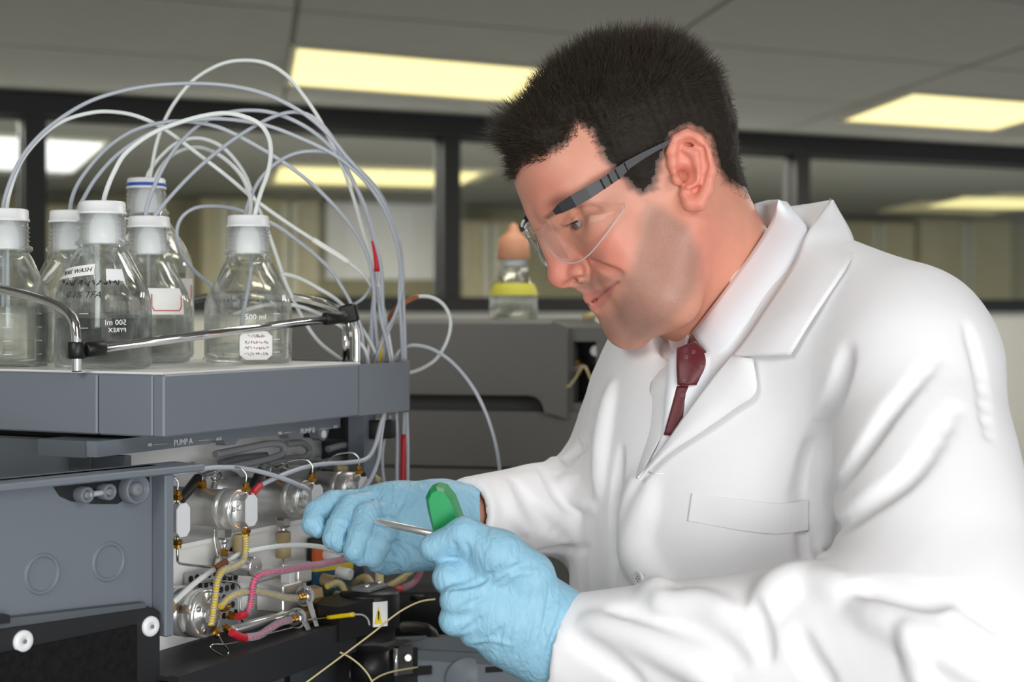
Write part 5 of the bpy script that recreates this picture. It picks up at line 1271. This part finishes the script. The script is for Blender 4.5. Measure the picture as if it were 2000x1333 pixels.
fold([(1200, 1192), (1290, 1208), (1380, 1240), (1450, 1290)], -0.0042, 0.010, 0.35)
fold([(1120, 1250), (1180, 1285), (1250, 1340)], -0.0036, 0.010, 0.4)
fold([(1300, 1184), (1360, 1178), (1430, 1198)], 0.0055, 0.012, 0.5)
# chest
fold([(1212, 880), (1200, 980), (1199, 1130)], -0.0060, 0.006, 0.4)
fold([(1240, 940), (1226, 1020), (1230, 1120)], 0.006, 0.010, 0.5)
fold([(1270, 960), (1246, 1060), (1262, 1110), (1290, 1170)], 0.010, 0.016, 0.5)
fold([(1195, 760), (1180, 860), (1170, 960)], 0.007, 0.012, 0.5)
fold([(1890, 640), (1915, 730), (1930, 850)], -0.0030, 0.008, 0.3)
# far sleeve
fold([(1150, 860), (1112, 888), (1092, 940)], -0.008, 0.007, 0.3)
fold([(1060, 912), (1090, 960), (1130, 1000)], -0.007, 0.007, 0.3)
fold([(1010, 940), (1050, 1000), (1100, 1050)], -0.0055, 0.008, 0.35)
fold([(1080, 900), (1120, 960), (1160, 990)], 0.008, 0.010, 0.5)
fold([(985, 945), (1000, 1000), (1030, 1040)], 0.005, 0.008, 0.5)
fold([(1050, 1080), (1100, 1076), (1150, 1072)], -0.0050, 0.004, 0.25)
# cuffs: cut flat and hollowed
fa = (tc(890, 1006, 1.425)-tc(1150, 990, 1.58)).normalized(); fc = tc(908, 1006, 1.434)
cs.slab_cut(fc, fa+Vector((0, 0, 0.06)), 0.09, 0.09); cs.cone(fc+fa*0.02, fc-fa*0.05, 0.0250, 0.0250, 0.001, 'sub')
na = (tc(1080, 1272, 1.25)-tc(1860, 1275, 1.14)).normalized(); nc = tc(1108, 1272, 1.245)
cs.slab_cut(nc, na+Vector((0, 0, 0.22)), 0.12, 0.10); cs.cone(nc+na*0.02, nc-na*0.06, 0.0355, 0.0355, 0.001, 'sub')
# neck opening
cs.cone(P(1380, 640, 1.42), P(1500, 560, 1.47), 0.050, 0.055, 0.01, 'sub')
Vc, Qc = cs.net(); Vc = smooth_mesh(Vc, Qc, 2)
def ridged(Vp, direc, sc, seed, n=5):       # creases running along direc
    r = np.random.RandomState(seed); dr = np.array(Vector(direc).normalized()); out = np.zeros(len(Vp))
    for k in range(n):
        d = r.normal(size=3); d -= dr*(d@dr)*0.86; d /= np.linalg.norm(d)
        ph = (Vp@d)*sc*(0.7+0.35*k)+r.uniform(0, 6.28)+0.8*np.sin((Vp@np.roll(d, 1))*sc*0.35+k)
        out += (0.55-np.abs(np.sin(ph)))/(1+0.5*k)
    return out/2.2
Nc = vnormals(Vc, Qc); pc_ = pxy(Vc)
warm_ = sstep(pc_[:, 0], 1560, 1640)*(1-sstep(pc_[:, 1], 1120, 1200))*sstep(pc_[:, 1], 640, 800)
wfor = sstep(pc_[:, 1], 1130, 1210)*(Vc[:, 1] < 1.32)
wfar = (1-sstep(pc_[:, 0], 1130, 1200))*(Vc[:, 1] > 1.40)*sstep(pc_[:, 0], 930, 1000)
wch = (1-warm_)*(1-wfor)*(1-wfar)
Vc = Vc+Nc*(0.0013*warm_*ridged(Vc, (-0.45, 0.1, -0.9), 42, 1)+0.0012*wfor*ridged(Vc, (0.8, -0.1, -0.55), 46, 2)+0.0024*wfar*ridged(Vc, (0.5, 0, -0.85), 70, 3)+0.0004*wch*ridged(Vc, (-0.1, 0, -1), 40, 4))[:, None]
Vc = smooth_mesh(Vc, Qc, 1)
mat('coat_cloth', rgb(240, 239, 240), 0.85, spec=0.15, bump=0.25, bscale=1500, sheen=0.1)
mat('shirt_cloth', rgb(242, 243, 247), 0.75, spec=0.2, bump=0.1, bscale=2500)
coat = np_mesh('lab_coat', Vc, Qc, MATS['coat_cloth'], person, label='white cotton lab coat with notched lapels')
def resample(pts, n):
    pts = [Vector(p) for p in pts]; L = [0]
    for i in range(1, len(pts)): L.append(L[-1]+(pts[i]-pts[i-1]).length)
    out = []
    for k in range(n):
        s_ = L[-1]*k/(n-1); i = 0
        while i < len(pts)-2 and L[i+1] < s_: i += 1
        out.append(pts[i].lerp(pts[i+1], min(1, (s_-L[i])/max(L[i+1]-L[i], 1e-9))))
    return out
def ruled(A, B, m, name, parent, th=0.0018, n=28, mm=10, bulge=0.0, smooth=True):
    """cloth strip between two edges given as (px, py, depth); gets its own thickness"""
    a = resample(catmull([Vector(p) for p in A], 6), n); b_ = resample(catmull([Vector(p) for p in B], 6), n)
    G = []
    for i in range(n):
        row = []
        for j in range(mm+1):
            t = j/mm; q = a[i].lerp(b_[i], t); row.append(P(q.x, q.y, q.z-bulge*math.sin(PI*t)))
        G.append(row)
    vs = []; fs = []
    N_ = []
    for i in range(n):
        for j in range(mm+1):
            u = G[min(i+1, n-1)][j]-G[max(i-1, 0)][j]; v = G[i][min(j+1, mm)]-G[i][max(j-1, 0)]
            nn = u.cross(v); nn = nn.normalized() if nn.length > 1e-12 else Vector((0, -1, 0))
            if nn.y > 0: nn = -nn
            N_.append(nn)
    flat = [p for r in G for p in r]
    vs = flat+[p-nn*th for p, nn in zip(flat, N_)]; w_ = mm+1; o = n*w_
    for i in range(n-1):
        for j in range(mm):
            x = i*w_+j; fs.append((x, x+1, x+w_+1, x+w_)); fs.append((o+x+w_, o+x+w_+1, o+x+1, o+x))
    for j in range(mm): fs.append((j+1, j, o+j, o+j+1)); x = (n-1)*w_+j; fs.append((x, x+1, o+x+1, o+x))
    for i in range(n-1): x = i*w_; fs.append((x, x+w_, o+x+w_, o+x)); x += mm; fs.append((x+w_, x, o+x, o+x+w_))
    return MB().add(vs, fs, smooth).build(name, m, parent)
def on(pts, off):      # pixel points dropped on the coat, raised by off toward the viewer
    out = []
    for (x, y) in pts:
        d = cs.hit(x, y, 0.95, 1.8); out.append([x, y, d if d else -1])
    good = [p[2] for p in out if p[2] > 0]
    for i, p in enumerate(out):
        if p[2] < 0:
            js = [j for j in range(len(out)) if out[j][2] > 0]; p[2] = out[min(js, key=lambda j: abs(j-i))][2] if js else 1.4
    return [(x, y, d-off) for x, y, d in out]
def onh(pts, off):
    out = []; last = None
    for (x, y) in pts:
        d = hs.hit(x, y, 1.25, 1.6); out.append([x, y, d])
    for i, p in enumerate(out):
        if p[2] is None:
            js = [j for j in range(len(out)) if out[j][2] is not None]; p[2] = out[min(js, key=lambda j: abs(j-i))][2]+0.01
    return [(x, y, d-off) for x, y, d in out]
# ------------------------------------------------------------------ shirt collar, tie, coat collar and lapels
shirt = ruled(onh([(1520, 391), (1508, 430), (1470, 490), (1420, 560), (1380, 612), (1350, 650)], 0.005), [(1537, 394, 1.425), (1578, 453, 1.372), (1546, 522, 1.350), (1492, 592, 1.345), (1430, 668, 1.350), (1391, 710, 1.362)], MATS['shirt_cloth'], 'shirt', person, bulge=0.006)
shirt['label'] = 'white dress shirt collar'
ruled([(1474, 398, 1.475), (1500, 391, 1.48), (1521, 390, 1.44)], [(1480, 440, 1.47), (1505, 440, 1.455), (1518, 420, 1.43)], MATS['shirt_cloth'], 'collar_stand', shirt, n=10, mm=4)
ruled([(1300, 640, 1.44), (1322, 636, 1.43), (1346, 645, 1.405)], [(1312, 700, 1.41), (1322, 712, 1.402), (1334, 700, 1.398)], MATS['shirt_cloth'], 'collar_wing', shirt, n=12, mm=6)
ruled([(1306, 690, 1.385), (1302, 760, 1.3710), (1292, 850, 1.3690), (1270, 900, 1.370)], [(1400, 690, 1.360), (1400, 740, 1.354), (1380, 800, 1.3560), (1330, 860, 1.360)], MATS['shirt_cloth'], 'shirt_front', shirt, n=14, mm=6)
mat('tie_silk', rgb(92, 18, 27), 0.38, spec=0.5, sheen=0.3, bump=0.1, bscale=2200)
mat('tie_spot', rgb(150, 120, 128), 0.5)
kn_ = ruled([(1322, 680, 1.374), (1321, 715, 1.366), (1323, 753, 1.363)], [(1358, 666, 1.372), (1394, 708, 1.364), (1362, 753, 1.361)], MATS['tie_silk'], 'tie', person, th=0.005, bulge=0.003, n=14)
kn_['label'] = 'dark red tie with small square spots'
ruled([(1322, 754, 1.3675), (1310, 800, 1.3665), (1296, 850, 1.365)], [(1362, 754, 1.364), (1352, 800, 1.364), (1345, 855, 1.364)], MATS['tie_silk'], 'tie_blade', kn_, th=0.003, bulge=0.002, n=14)
for (x, y) in ((1340, 698), (1369, 717), (1337, 745), (1333, 772), (1354, 688)):
    d0 = 1.3585 if y < 752 else 1.3600
    MB().tube([P(x, y, d0)+Vector((0.0016*math.cos(t*PI/2+0.6), 0, 0.0016*math.sin(t*PI/2+0.6))) for t in range(5)], 0.0003, 5).build('spot', MATS['tie_spot'], kn_)
cA = [(1624, 390, 1.428), (1600, 424, 1.400), (1578, 453, 1.366), (1546, 522, 1.342), (1495, 600, 1.333), (1455, 660, 1.336), (1425, 697, 1.345)]
cB = [(1628, 391, 1.430), (1668, 468, 1.385)]+on([(1657, 512), (1602, 596), (1560, 665), (1543, 694)], 0.010)
dbg = []; dbg.append(('collar B', [(round(a), round(b), round(c, 3)) for a, b, c in cB]))
collar = ruled(cA, cB, MATS['coat_cloth'], 'coat_collar', coat, th=0.0026, bulge=0.006, n=36, mm=12)
ruled([(1536, 404, 1.465), (1580, 398, 1.470), (1626, 390, 1.432)], [(1550, 430, 1.44), (1566, 446, 1.42), (1581, 454, 1.385)], MATS['coat_cloth'], 'collar_inside', coat, n=12, mm=5)
lA = [(1427, 694), (1392, 735), (1348, 795), (1302, 862), (1262, 914), (1246, 936)]; lB = [(1471, 701), (1476, 767), (1431, 803), (1368, 847), (1306, 888), (1249, 938)]
la, lb = on(lA, 0.012), on(lB, 0.009); la[0] = (la[0][0], la[0][1], 1.340); lb[0] = (lb[0][0], lb[0][1], min(lb[0][2], 1.338))
dbg.append(('lapel A', [(round(a), round(b), round(c, 3)) for a, b, c in la])); dbg.append(('lapel B', [(round(a), round(b), round(c, 3)) for a, b, c in lb]))
ruled(la, lb, MATS['coat_cloth'], 'lapel', coat, th=0.0026, bulge=0.004, n=36, mm=12)
ruled([(1312, 648, 1.46)]+on([(1310, 715), (1302, 780), (1297, 838), (1262, 905), (1246, 934)], 0.006), [(1272, 662, 1.49)]+on([(1272, 735), (1264, 790), (1258, 845), (1244, 905), (1241, 936)], -0.004), MATS['coat_cloth'], 'lapel', coat, th=0.0014, bulge=0.002, n=30, mm=10)
# pocket, placket, buttons
def flat_on(pts_a, pts_b, off, name, m='coat_cloth', th=0.0016, n=24, mm=12): return ruled(on(pts_a, off), on(pts_b, off), MATS[m], name, coat, th=th, n=n, mm=mm)
flat_on([(1350, 964), (1440, 975), (1520, 984), (1580, 978)], [(1342, 1018), (1440, 1036), (1520, 1044), (1580, 1036)], 0.0010, 'pocket_hem', th=0.0007, n=60, mm=30)
mat('button_pearl', rgb(232, 232, 230), 0.25, coat=0.4)
def button(px, py, r=0.0072):
    d = cs.hit(px, py, 0.95, 1.8); e = 6
    p = P(px, py, d); a = P(px+e, py, cs.hit(px+e, py, 0.95, 1.8) or d); b_ = P(px, py+e, cs.hit(px, py+e, 0.95, 1.8) or d)
    n_ = (a-p).cross(b_-p).normalized(); n_ = -n_ if n_.y > 0 else n_
    k = MB().lathe(p, n_, [(r, 0.0), (r, 0.0022), (r*0.85, 0.003), (r*0.62, 0.0022), (0.0003, 0.0022)], 28, True, cap=False).build('button', MATS['button_pearl'], coat)
    e1 = n_.orthogonal().normalized(); e2 = n_.cross(e1); mb = MB()
    for i in range(4): t = PI/4+PI/2*i; mb.cyl(p+n_*0.0021+(e1*math.cos(t)+e2*math.sin(t))*r*0.28, p+n_*0.0026+(e1*math.cos(t)+e2*math.sin(t))*r*0.28, r*0.1, n=8)
    mb.build('button_holes', MATS['rubber_grey'], k)
button(1249, 1131)
bh = on([(1266, 922), (1278, 926), (1294, 926)], 0.0006)
MB().tube([P(*p) for p in bh], 0.0006, 6).build('buttonhole', MATS['shirt_cloth'], coat)
# ------------------------------------------------------------------ legs and shoes, out of frame
ls = SDF((0.02, 1.2, 0.0), (0.52, 1.85, 1.0), 0.008)
for sg in (-1, 1):
    b0 = Vector((0.245, 1.485, 0))+TL*0.09*sg
    ls.cone(b0+ZZ*0.92, b0+ZZ*0.5-TF*0.01, 0.095, 0.07, 0.03); ls.cone(b0+ZZ*0.5-TF*0.01, b0+ZZ*0.10-TF*0.02, 0.068, 0.055, 0.02)
Vl, Ql = ls.net(); mat('trouser_cloth', rgb(52, 54, 60), 0.8); np_mesh('trousers', Vl, Ql, MATS['trouser_cloth'], person)
mat('shoe_leather', rgb(28, 24, 22), 0.35)
for sg in (-1, 1):
    b0 = Vector((0.245, 1.485, 0))+TL*0.09*sg; ss = SDF((b0.x-0.30, b0.y-0.3, 0.0), (b0.x+0.2, b0.y+0.2, 0.16), 0.006)
    ss.chain([b0-TF*0.06+ZZ*0.045, b0+TF*0.06+ZZ*0.045, b0+TF*0.17+ZZ*0.035], [0.040, 0.046, 0.032], 0.02); ss.ball(b0-TF*0.02+ZZ*0.09, 0.046, 0.03)
    Vs, Qs_ = ss.net(); np_mesh('shoe', Vs, Qs_, MATS['shoe_leather'], person)
# ------------------------------------------------------------------ gloves
gl = mat('nitrile', rgb(146, 194, 217), 0.42, spec=0.35, sss=0.0)
nt = gl.node_tree; bs = nt.nodes['Principled BSDF']
tcn = nt.nodes.new('ShaderNodeTexCoord'); mp = nt.nodes.new('ShaderNodeMapping'); mp.inputs['Scale'].default_value = (55, 55, 16); mp.inputs['Rotation'].default_value = (0.3, 0.5, 0.2)
nz = nt.nodes.new('ShaderNodeTexNoise'); nz.inputs['Scale'].default_value = 2.6; nz.inputs['Detail'].default_value = 4; nz.inputs['Distortion'].default_value = 1.2
bp = nt.nodes.new('ShaderNodeBump'); bp.inputs['Strength'].default_value = 0.55; bp.inputs['Distance'].default_value = 0.004
nt.links.new(tcn.outputs['Object'], mp.inputs[0]); nt.links.new(mp.outputs[0], nz.inputs['Vector']); nt.links.new(nz.outputs[0], bp.inputs['Height']); nt.links.new(bp.outputs[0], bs.inputs['Normal'])
def wrinkles(S, lines, d0, d1, k=0.0025):
    for (pts, r) in lines:
        c = catmull([Vector((x, y, 0)) for x, y in pts], 4); w_ = []
        for i, p in enumerate(c):
            d = S.hit(p.x, p.y, d0, d1)
            if d is None: continue
            w_.append((P(p.x, p.y, d+(abs(r)*0.5 if r > 0 else -abs(r)*0.35)), abs(r)*(0.3+0.7*math.sin(PI*(i+0.5)/len(c)))))
        for (a, ra), (b_, rb) in zip(w_, w_[1:]): S.cone(a, b_, ra, rb, k, 'add' if r > 0 else 'sub')
# near (left) hand round the green handle
g1 = SDF(P(790, 1400, 1.14)-Vector((0, 0, 0)), (P(1160, 980, 1.36)), 0.0014) if False else SDF((-0.10, 1.15, CZ-0.33), (0.08, 1.34, CZ-0.155), 0.0014)
wr = P(1100, 1268, 1.248); 
g1.cone(wr+(wr-P(960, 1170, 1.235))*0.25, P(1030, 1205, 1.242), 0.0330, 0.0330, 0.01)
g1.cone(P(1085, 1215, 1.246), P(960, 1118, 1.236), 0.0270, 0.0180, 0.02)
g1.cone(P(1080, 1235, 1.246), P(945, 1165, 1.226), 0.0280, 0.0185, 0.02)
g1.cone(P(1080, 1262, 1.246), P(950, 1212, 1.226), 0.0260, 0.0180, 0.02)
g1.cone(P(1085, 1280, 1.248), P(985, 1255, 1.236), 0.0235, 0.0165, 0.02)
def finger(S, pts, rs, k=0.004): S.chain([P(*p) for p in pts], rs, k)
finger(g1, [(955, 1118, 1.236), (876, 1130, 1.226), (880, 1118, 1.262), (910, 1108, 1.284)], [.0165, .0122, .0112, .0100], 0.004)
finger(g1, [(940, 1165, 1.224), (890, 1174, 1.212), (890, 1165, 1.250), (920, 1155, 1.276)], [.0165, .0118, .0110, .0098], 0.004)
finger(g1, [(950, 1212, 1.226), (888, 1212, 1.216), (892, 1200, 1.252), (922, 1192, 1.274)], [.0165, .0118, .0108, .0096], 0.004)
finger(g1, [(985, 1254, 1.236), (925, 1236, 1.224), (918, 1230, 1.256), (945, 1222, 1.276)], [.0155, .0108, .0098, .0090], 0.004)
finger(g1, [(1030, 1130, 1.230), (975, 1085, 1.222), (908, 1046, 1.230), (846, 1070, 1.236)], [.0230, .0190, .0134, .0114], 0.008)
wrinkles(g1, [([(880, 1152), (930, 1140), (985, 1105)], -.0020), ([(868, 1160), (940, 1150), (1010, 1095)], .0016), ([(905, 1185), (955, 1165)], -.0018), ([(905, 1235), (950, 1205)], -.0018), ([(940, 1265), (985, 1225)], -.0016),
              ([(885, 1060), (890, 1072), (886, 1082)], -.0012), ([(910, 1062), (915, 1078), (912, 1090)], -.0012), ([(1040, 1100), (1000, 1110), (960, 1128)], -.0013), ([(1060, 1118), (1010, 1122), (975, 1145)], .0013),
              ([(1090, 1140), (1085, 1200), (1060, 1280)], .0014), ([(1075, 1140), (1068, 1200), (1050, 1260)], -.0014), ([(1040, 1200), (1030, 1250), (1020, 1290)], .0012), ([(1010, 1220), (1000, 1270)], .0012), ([(980, 1230), (970, 1275)], -.0012),
              ([(1095, 1200), (1075, 1260), (1062, 1310)], -.0020), ([(920, 1255), (960, 1250), (1000, 1260)], .0012)], 1.1, 1.3)
V1, Q1 = g1.net(); V1 = smooth_mesh(V1, Q1, 2)
np_mesh('glove', V1, Q1, MATS['nitrile'], person, label='blue nitrile glove gripping the green handle')
# far (right) hand guiding the shaft
g2 = SDF((-0.225, 1.32, CZ-0.265), (-0.03, 1.51, CZ-0.145), 0.0014)
g2.cone(P(915, 1005, 1.434), P(850, 1010, 1.424), 0.0262, 0.0290, 0.01)
g2.cone(P(860, 1000, 1.426), P(765, 990, 1.420), 0.0270, 0.0185, 0.02)
g2.cone(P(850, 1030, 1.420), P(770, 1040, 1.406), 0.0285, 0.0230, 0.02)
g2.cone(P(830, 1060, 1.413), P(755, 1088, 1.398), 0.0260, 0.0165, 0.02)
g2.cone(P(775, 980, 1.424), P(720, 982, 1.423), 0.0170, 0.0150, 0.015)
finger(g2, [(720, 984, 1.424), (650, 985, 1.416), (619, 1003, 1.402), (612, 1024, 1.392), (621, 1035, 1.390)], [.0140, .0128, .0122, .0108, .0080], 0.0010)
finger(g2, [(738, 986, 1.420), (686, 992, 1.400), (663, 1026, 1.384), (653, 1052, 1.378), (664, 1063, 1.378)], [.0140, .0126, .0120, .0108, .0084], 0.0010)
finger(g2, [(752, 1000, 1.412), (716, 1010, 1.384), (704, 1048, 1.370), (694, 1077, 1.366), (705, 1089, 1.368)], [.0140, .0126, .0120, .0108, .0084], 0.0010)
finger(g2, [(778, 1028, 1.404), (749, 1040, 1.380), (740, 1064, 1.370), (729, 1088, 1.370), (734, 1100, 1.374)], [.0145, .0120, .0114, .0104, .0084], 0.0010)
g2.ball(P(668, 984, 1.424), 0.0115, 0.003)
wrinkles(g2, [([(735, 955), (745, 985), (752, 1010)], -.0018), ([(770, 950), (772, 980), (758, 1012)], .0016), ([(795, 960), (780, 990), (760, 1015)], -.0016), ([(760, 1060), (790, 1080), (800, 1110)], -.0018), ([(770, 1050), (810, 1062), (835, 1085)], .0015),
              ([(752, 1095), (775, 1095), (790, 1115)], .0014), ([(765, 1070), (785, 1095), (788, 1118)], .0012), ([(780, 1040), (820, 1045), (850, 1055)], -.0013), ([(725, 970), (740, 990)], .0013), ([(630, 1005), (642, 1012)], -.001), ([(660, 1020), (680, 1028)], -.001), ([(840, 960), (850, 1000), (845, 1050)], .0012)], 1.3, 1.5)
V2, Q2 = g2.net(); V2 = smooth_mesh(V2, Q2, 2)
np_mesh('glove', V2, Q2, MATS['nitrile'], person, label='blue nitrile glove guiding the steel shaft')
for (a, b_, r0, r1) in ((fc-fa*0.05, fc+fa*0.012, 0.022, 0.0215), (nc-na*0.05, nc+na*0.02, 0.031, 0.030)):
    MB().cyl(a, b_, r0, r1, n=28, bev=0.002).build('wrist', MATS['skin_plain'] if 'skin_plain' in MATS else mat('skin_plain', rgb(196, 140, 118), 0.5), person)
# ------------------------------------------------------------------ flag-handled driver
drv = thing('hex_driver', 'steel shafted driver with green flag handle held in the gloved hands', 'screwdriver', P(870, 1095, 1.26))
MB().tube([P(588, 988, 1.505), P(725, 1017, 1.382), P(852, 1045, 1.266)], 0.0030, 16).build('shaft', MATS['brushed'], drv)
mat('green_plastic', rgb(14, 150, 84), 0.38, spec=0.45)
hd = MB()
out_ = [(831, 972), (838, 957), (852, 951), (868, 955), (884, 975), (899, 1014), (912, 1060), (915, 1095), (880, 1105), (858, 1088), (846, 1040), (836, 1000)]
fr_ = [P(x, y, 1.262) for x, y in out_]; inn = [P(862+(x-862)*0.80, 1028+(y-1028)*0.90, 1.254) for x, y in out_]; bk_ = [p+Vector((0.002, 0.016, 0.002)) for p in fr_]
n_ = len(out_)
hd.add(inn+fr_+bk_, [list(range(n_))]+[(i, (i+1) % n_, n_+(i+1) % n_, n_+i) for i in range(n_)]+[(n_+i, n_+(i+1) % n_, 2*n_+(i+1) % n_, 2*n_+i) for i in range(n_)]+[[2*n_+n_-1-i for i in range(n_)]])
hd.build('handle', MATS['green_plastic'], drv)
# ------------------------------------------------------------------ safety glasses
gls = thing('safety_glasses', 'clear wraparound safety glasses with black temples worn by the man', 'glasses', H(1150, 440, 0.0))
clear_mat('lens_clear', (0.985, 0.99, 0.99, 1), 0.16, 0.75, 1.3)
mat('temple_black', rgb(40, 41, 44), 0.38, spec=0.5)
tp = [(1318, 272, .0800, 3.5), (1290, 286, .0815, 4.5), (1258, 303, .0820, 6), (1228, 321, .0820, 8), (1205, 340, .0815, 11), (1180, 357, .0805, 11), (1150, 376, .0785, 12), (1120, 393, .0745, 12.5), (1095, 407, .0690, 10), (1082, 416, .0650, 5)]
def temple(mi):
    g = MI if mi else (lambda p: p); vs = []
    dirp = Vector((0.50, 0.86))
    for (x, y, l, hh) in tp:
        for (sx, l2) in ((-1, l+0.0016), (1, l+0.0016), (1, l-0.0012), (-1, l-0.0012)):
            vs.append(g(H(x+dirp.x*hh*sx, y+dirp.y*hh*sx, l2)))
    m = len(tp); fs = []
    for i in range(m-1):
        for k in range(4): fs.append((i*4+k, i*4+(k+1) % 4, i*4+4+(k+1) % 4, i*4+4+k))
    fs += [(3, 2, 1, 0), ((m-1)*4, (m-1)*4+1, (m-1)*4+2, (m-1)*4+3)]
    t = MB().add(vs, fs).build('temple', MATS['temple_black'], gls)
    for (x, y) in ((1176, 360), (1190, 350), (1204, 341), (1222, 328)):
        MB().tube([g(H(x-3, y-9, .0835)), g(H(x+6, y+9, .0835))], 0.0007, 6).build('groove', MATS['black_plastic'], t)
temple(False); temple(True)
TOPE = [(1219, 397, .0745), (1190, 398, .0745), (1150, 396, .0735), (1110, 403, .0690), (1082, 420, .0600), (1060, 437, .0450), (1048, 448, .0300), (1042, 455, .0120)]
BOTE = [(1221, 404, .0740), (1204, 430, .0735), (1176, 468, .0700), (1148, 500, .0630), (1122, 514, .0520), (1098, 510, .0400), (1078, 494, .0260), (1060, 470, .0120)]
def lens(mi):
    g = MI if mi else (lambda p: p); n = 26; mm = 10
    a = resample(catmull([Vector((x, y, l*1000)) for x, y, l in TOPE], 5), n); b_ = resample(catmull([Vector((x, y, l*1000)) for x, y, l in BOTE], 5), n)
    G = [[H(a[i].lerp(b_[i], j/mm).x, a[i].lerp(b_[i], j/mm).y, a[i].lerp(b_[i], j/mm).z/1000+0.003*math.sin(PI*j/mm)) for j in range(mm+1)] for i in range(n)]
    vs = [g(p) for r in G for p in r]; vs += [g(p-HL*0.0011-HF*0.0006) for r in G for p in r]; o = n*(mm+1); w_ = mm+1; fs = []
    for i in range(n-1):
        for j in range(mm): x = i*w_+j; fs.append((x, x+1, x+w_+1, x+w_)); fs.append((o+x+w_, o+x+w_+1, o+x+1, o+x))
    for j in range(mm): fs.append((j+1, j, o+j, o+j+1)); x = (n-1)*w_+j; fs.append((x, x+1, o+x+1, o+x))
    for i in range(n-1): x = i*w_; fs.append((x, x+w_, o+x+w_, o+x)); x += mm; fs.append((x+w_, x, o+x, o+x+w_))
    L = MB().add(vs, fs, True).build('lens', MATS['lens_clear'], gls)
    rim = [g(p) for p in [r[-1] for r in G]]
    MB().tube(rim, 0.0006, 6).build('lens_edge', mat('lens_rim', rgb(226, 228, 230), 0.15, trans=0.5, ior=1.3), L)
lens(False); lens(True)
MB().tube(catmull([H(1050, 452, .012), H(1044, 456, 0), MI(H(1050, 452, .012))], 4), 0.0022, 10).build('bridge', MATS['lens_clear'], gls)
q = [MI(H(x, y, l)) for x, y, l in ((1082, 416, .0650), (1064, 430, .052), (1055, 440, .040))]
MB().tube(catmull(q, 5), [0.0026]*5+[0.0022]*6, 10).build('far_hinge', MATS['temple_black'], gls)
Vb, Qb, colb, stb = head_args
np_mesh('body', Vb, Qb, MATS['skin'], person, cols=colb, extra={'stubble': stb}, label='light skin with dark stubble')
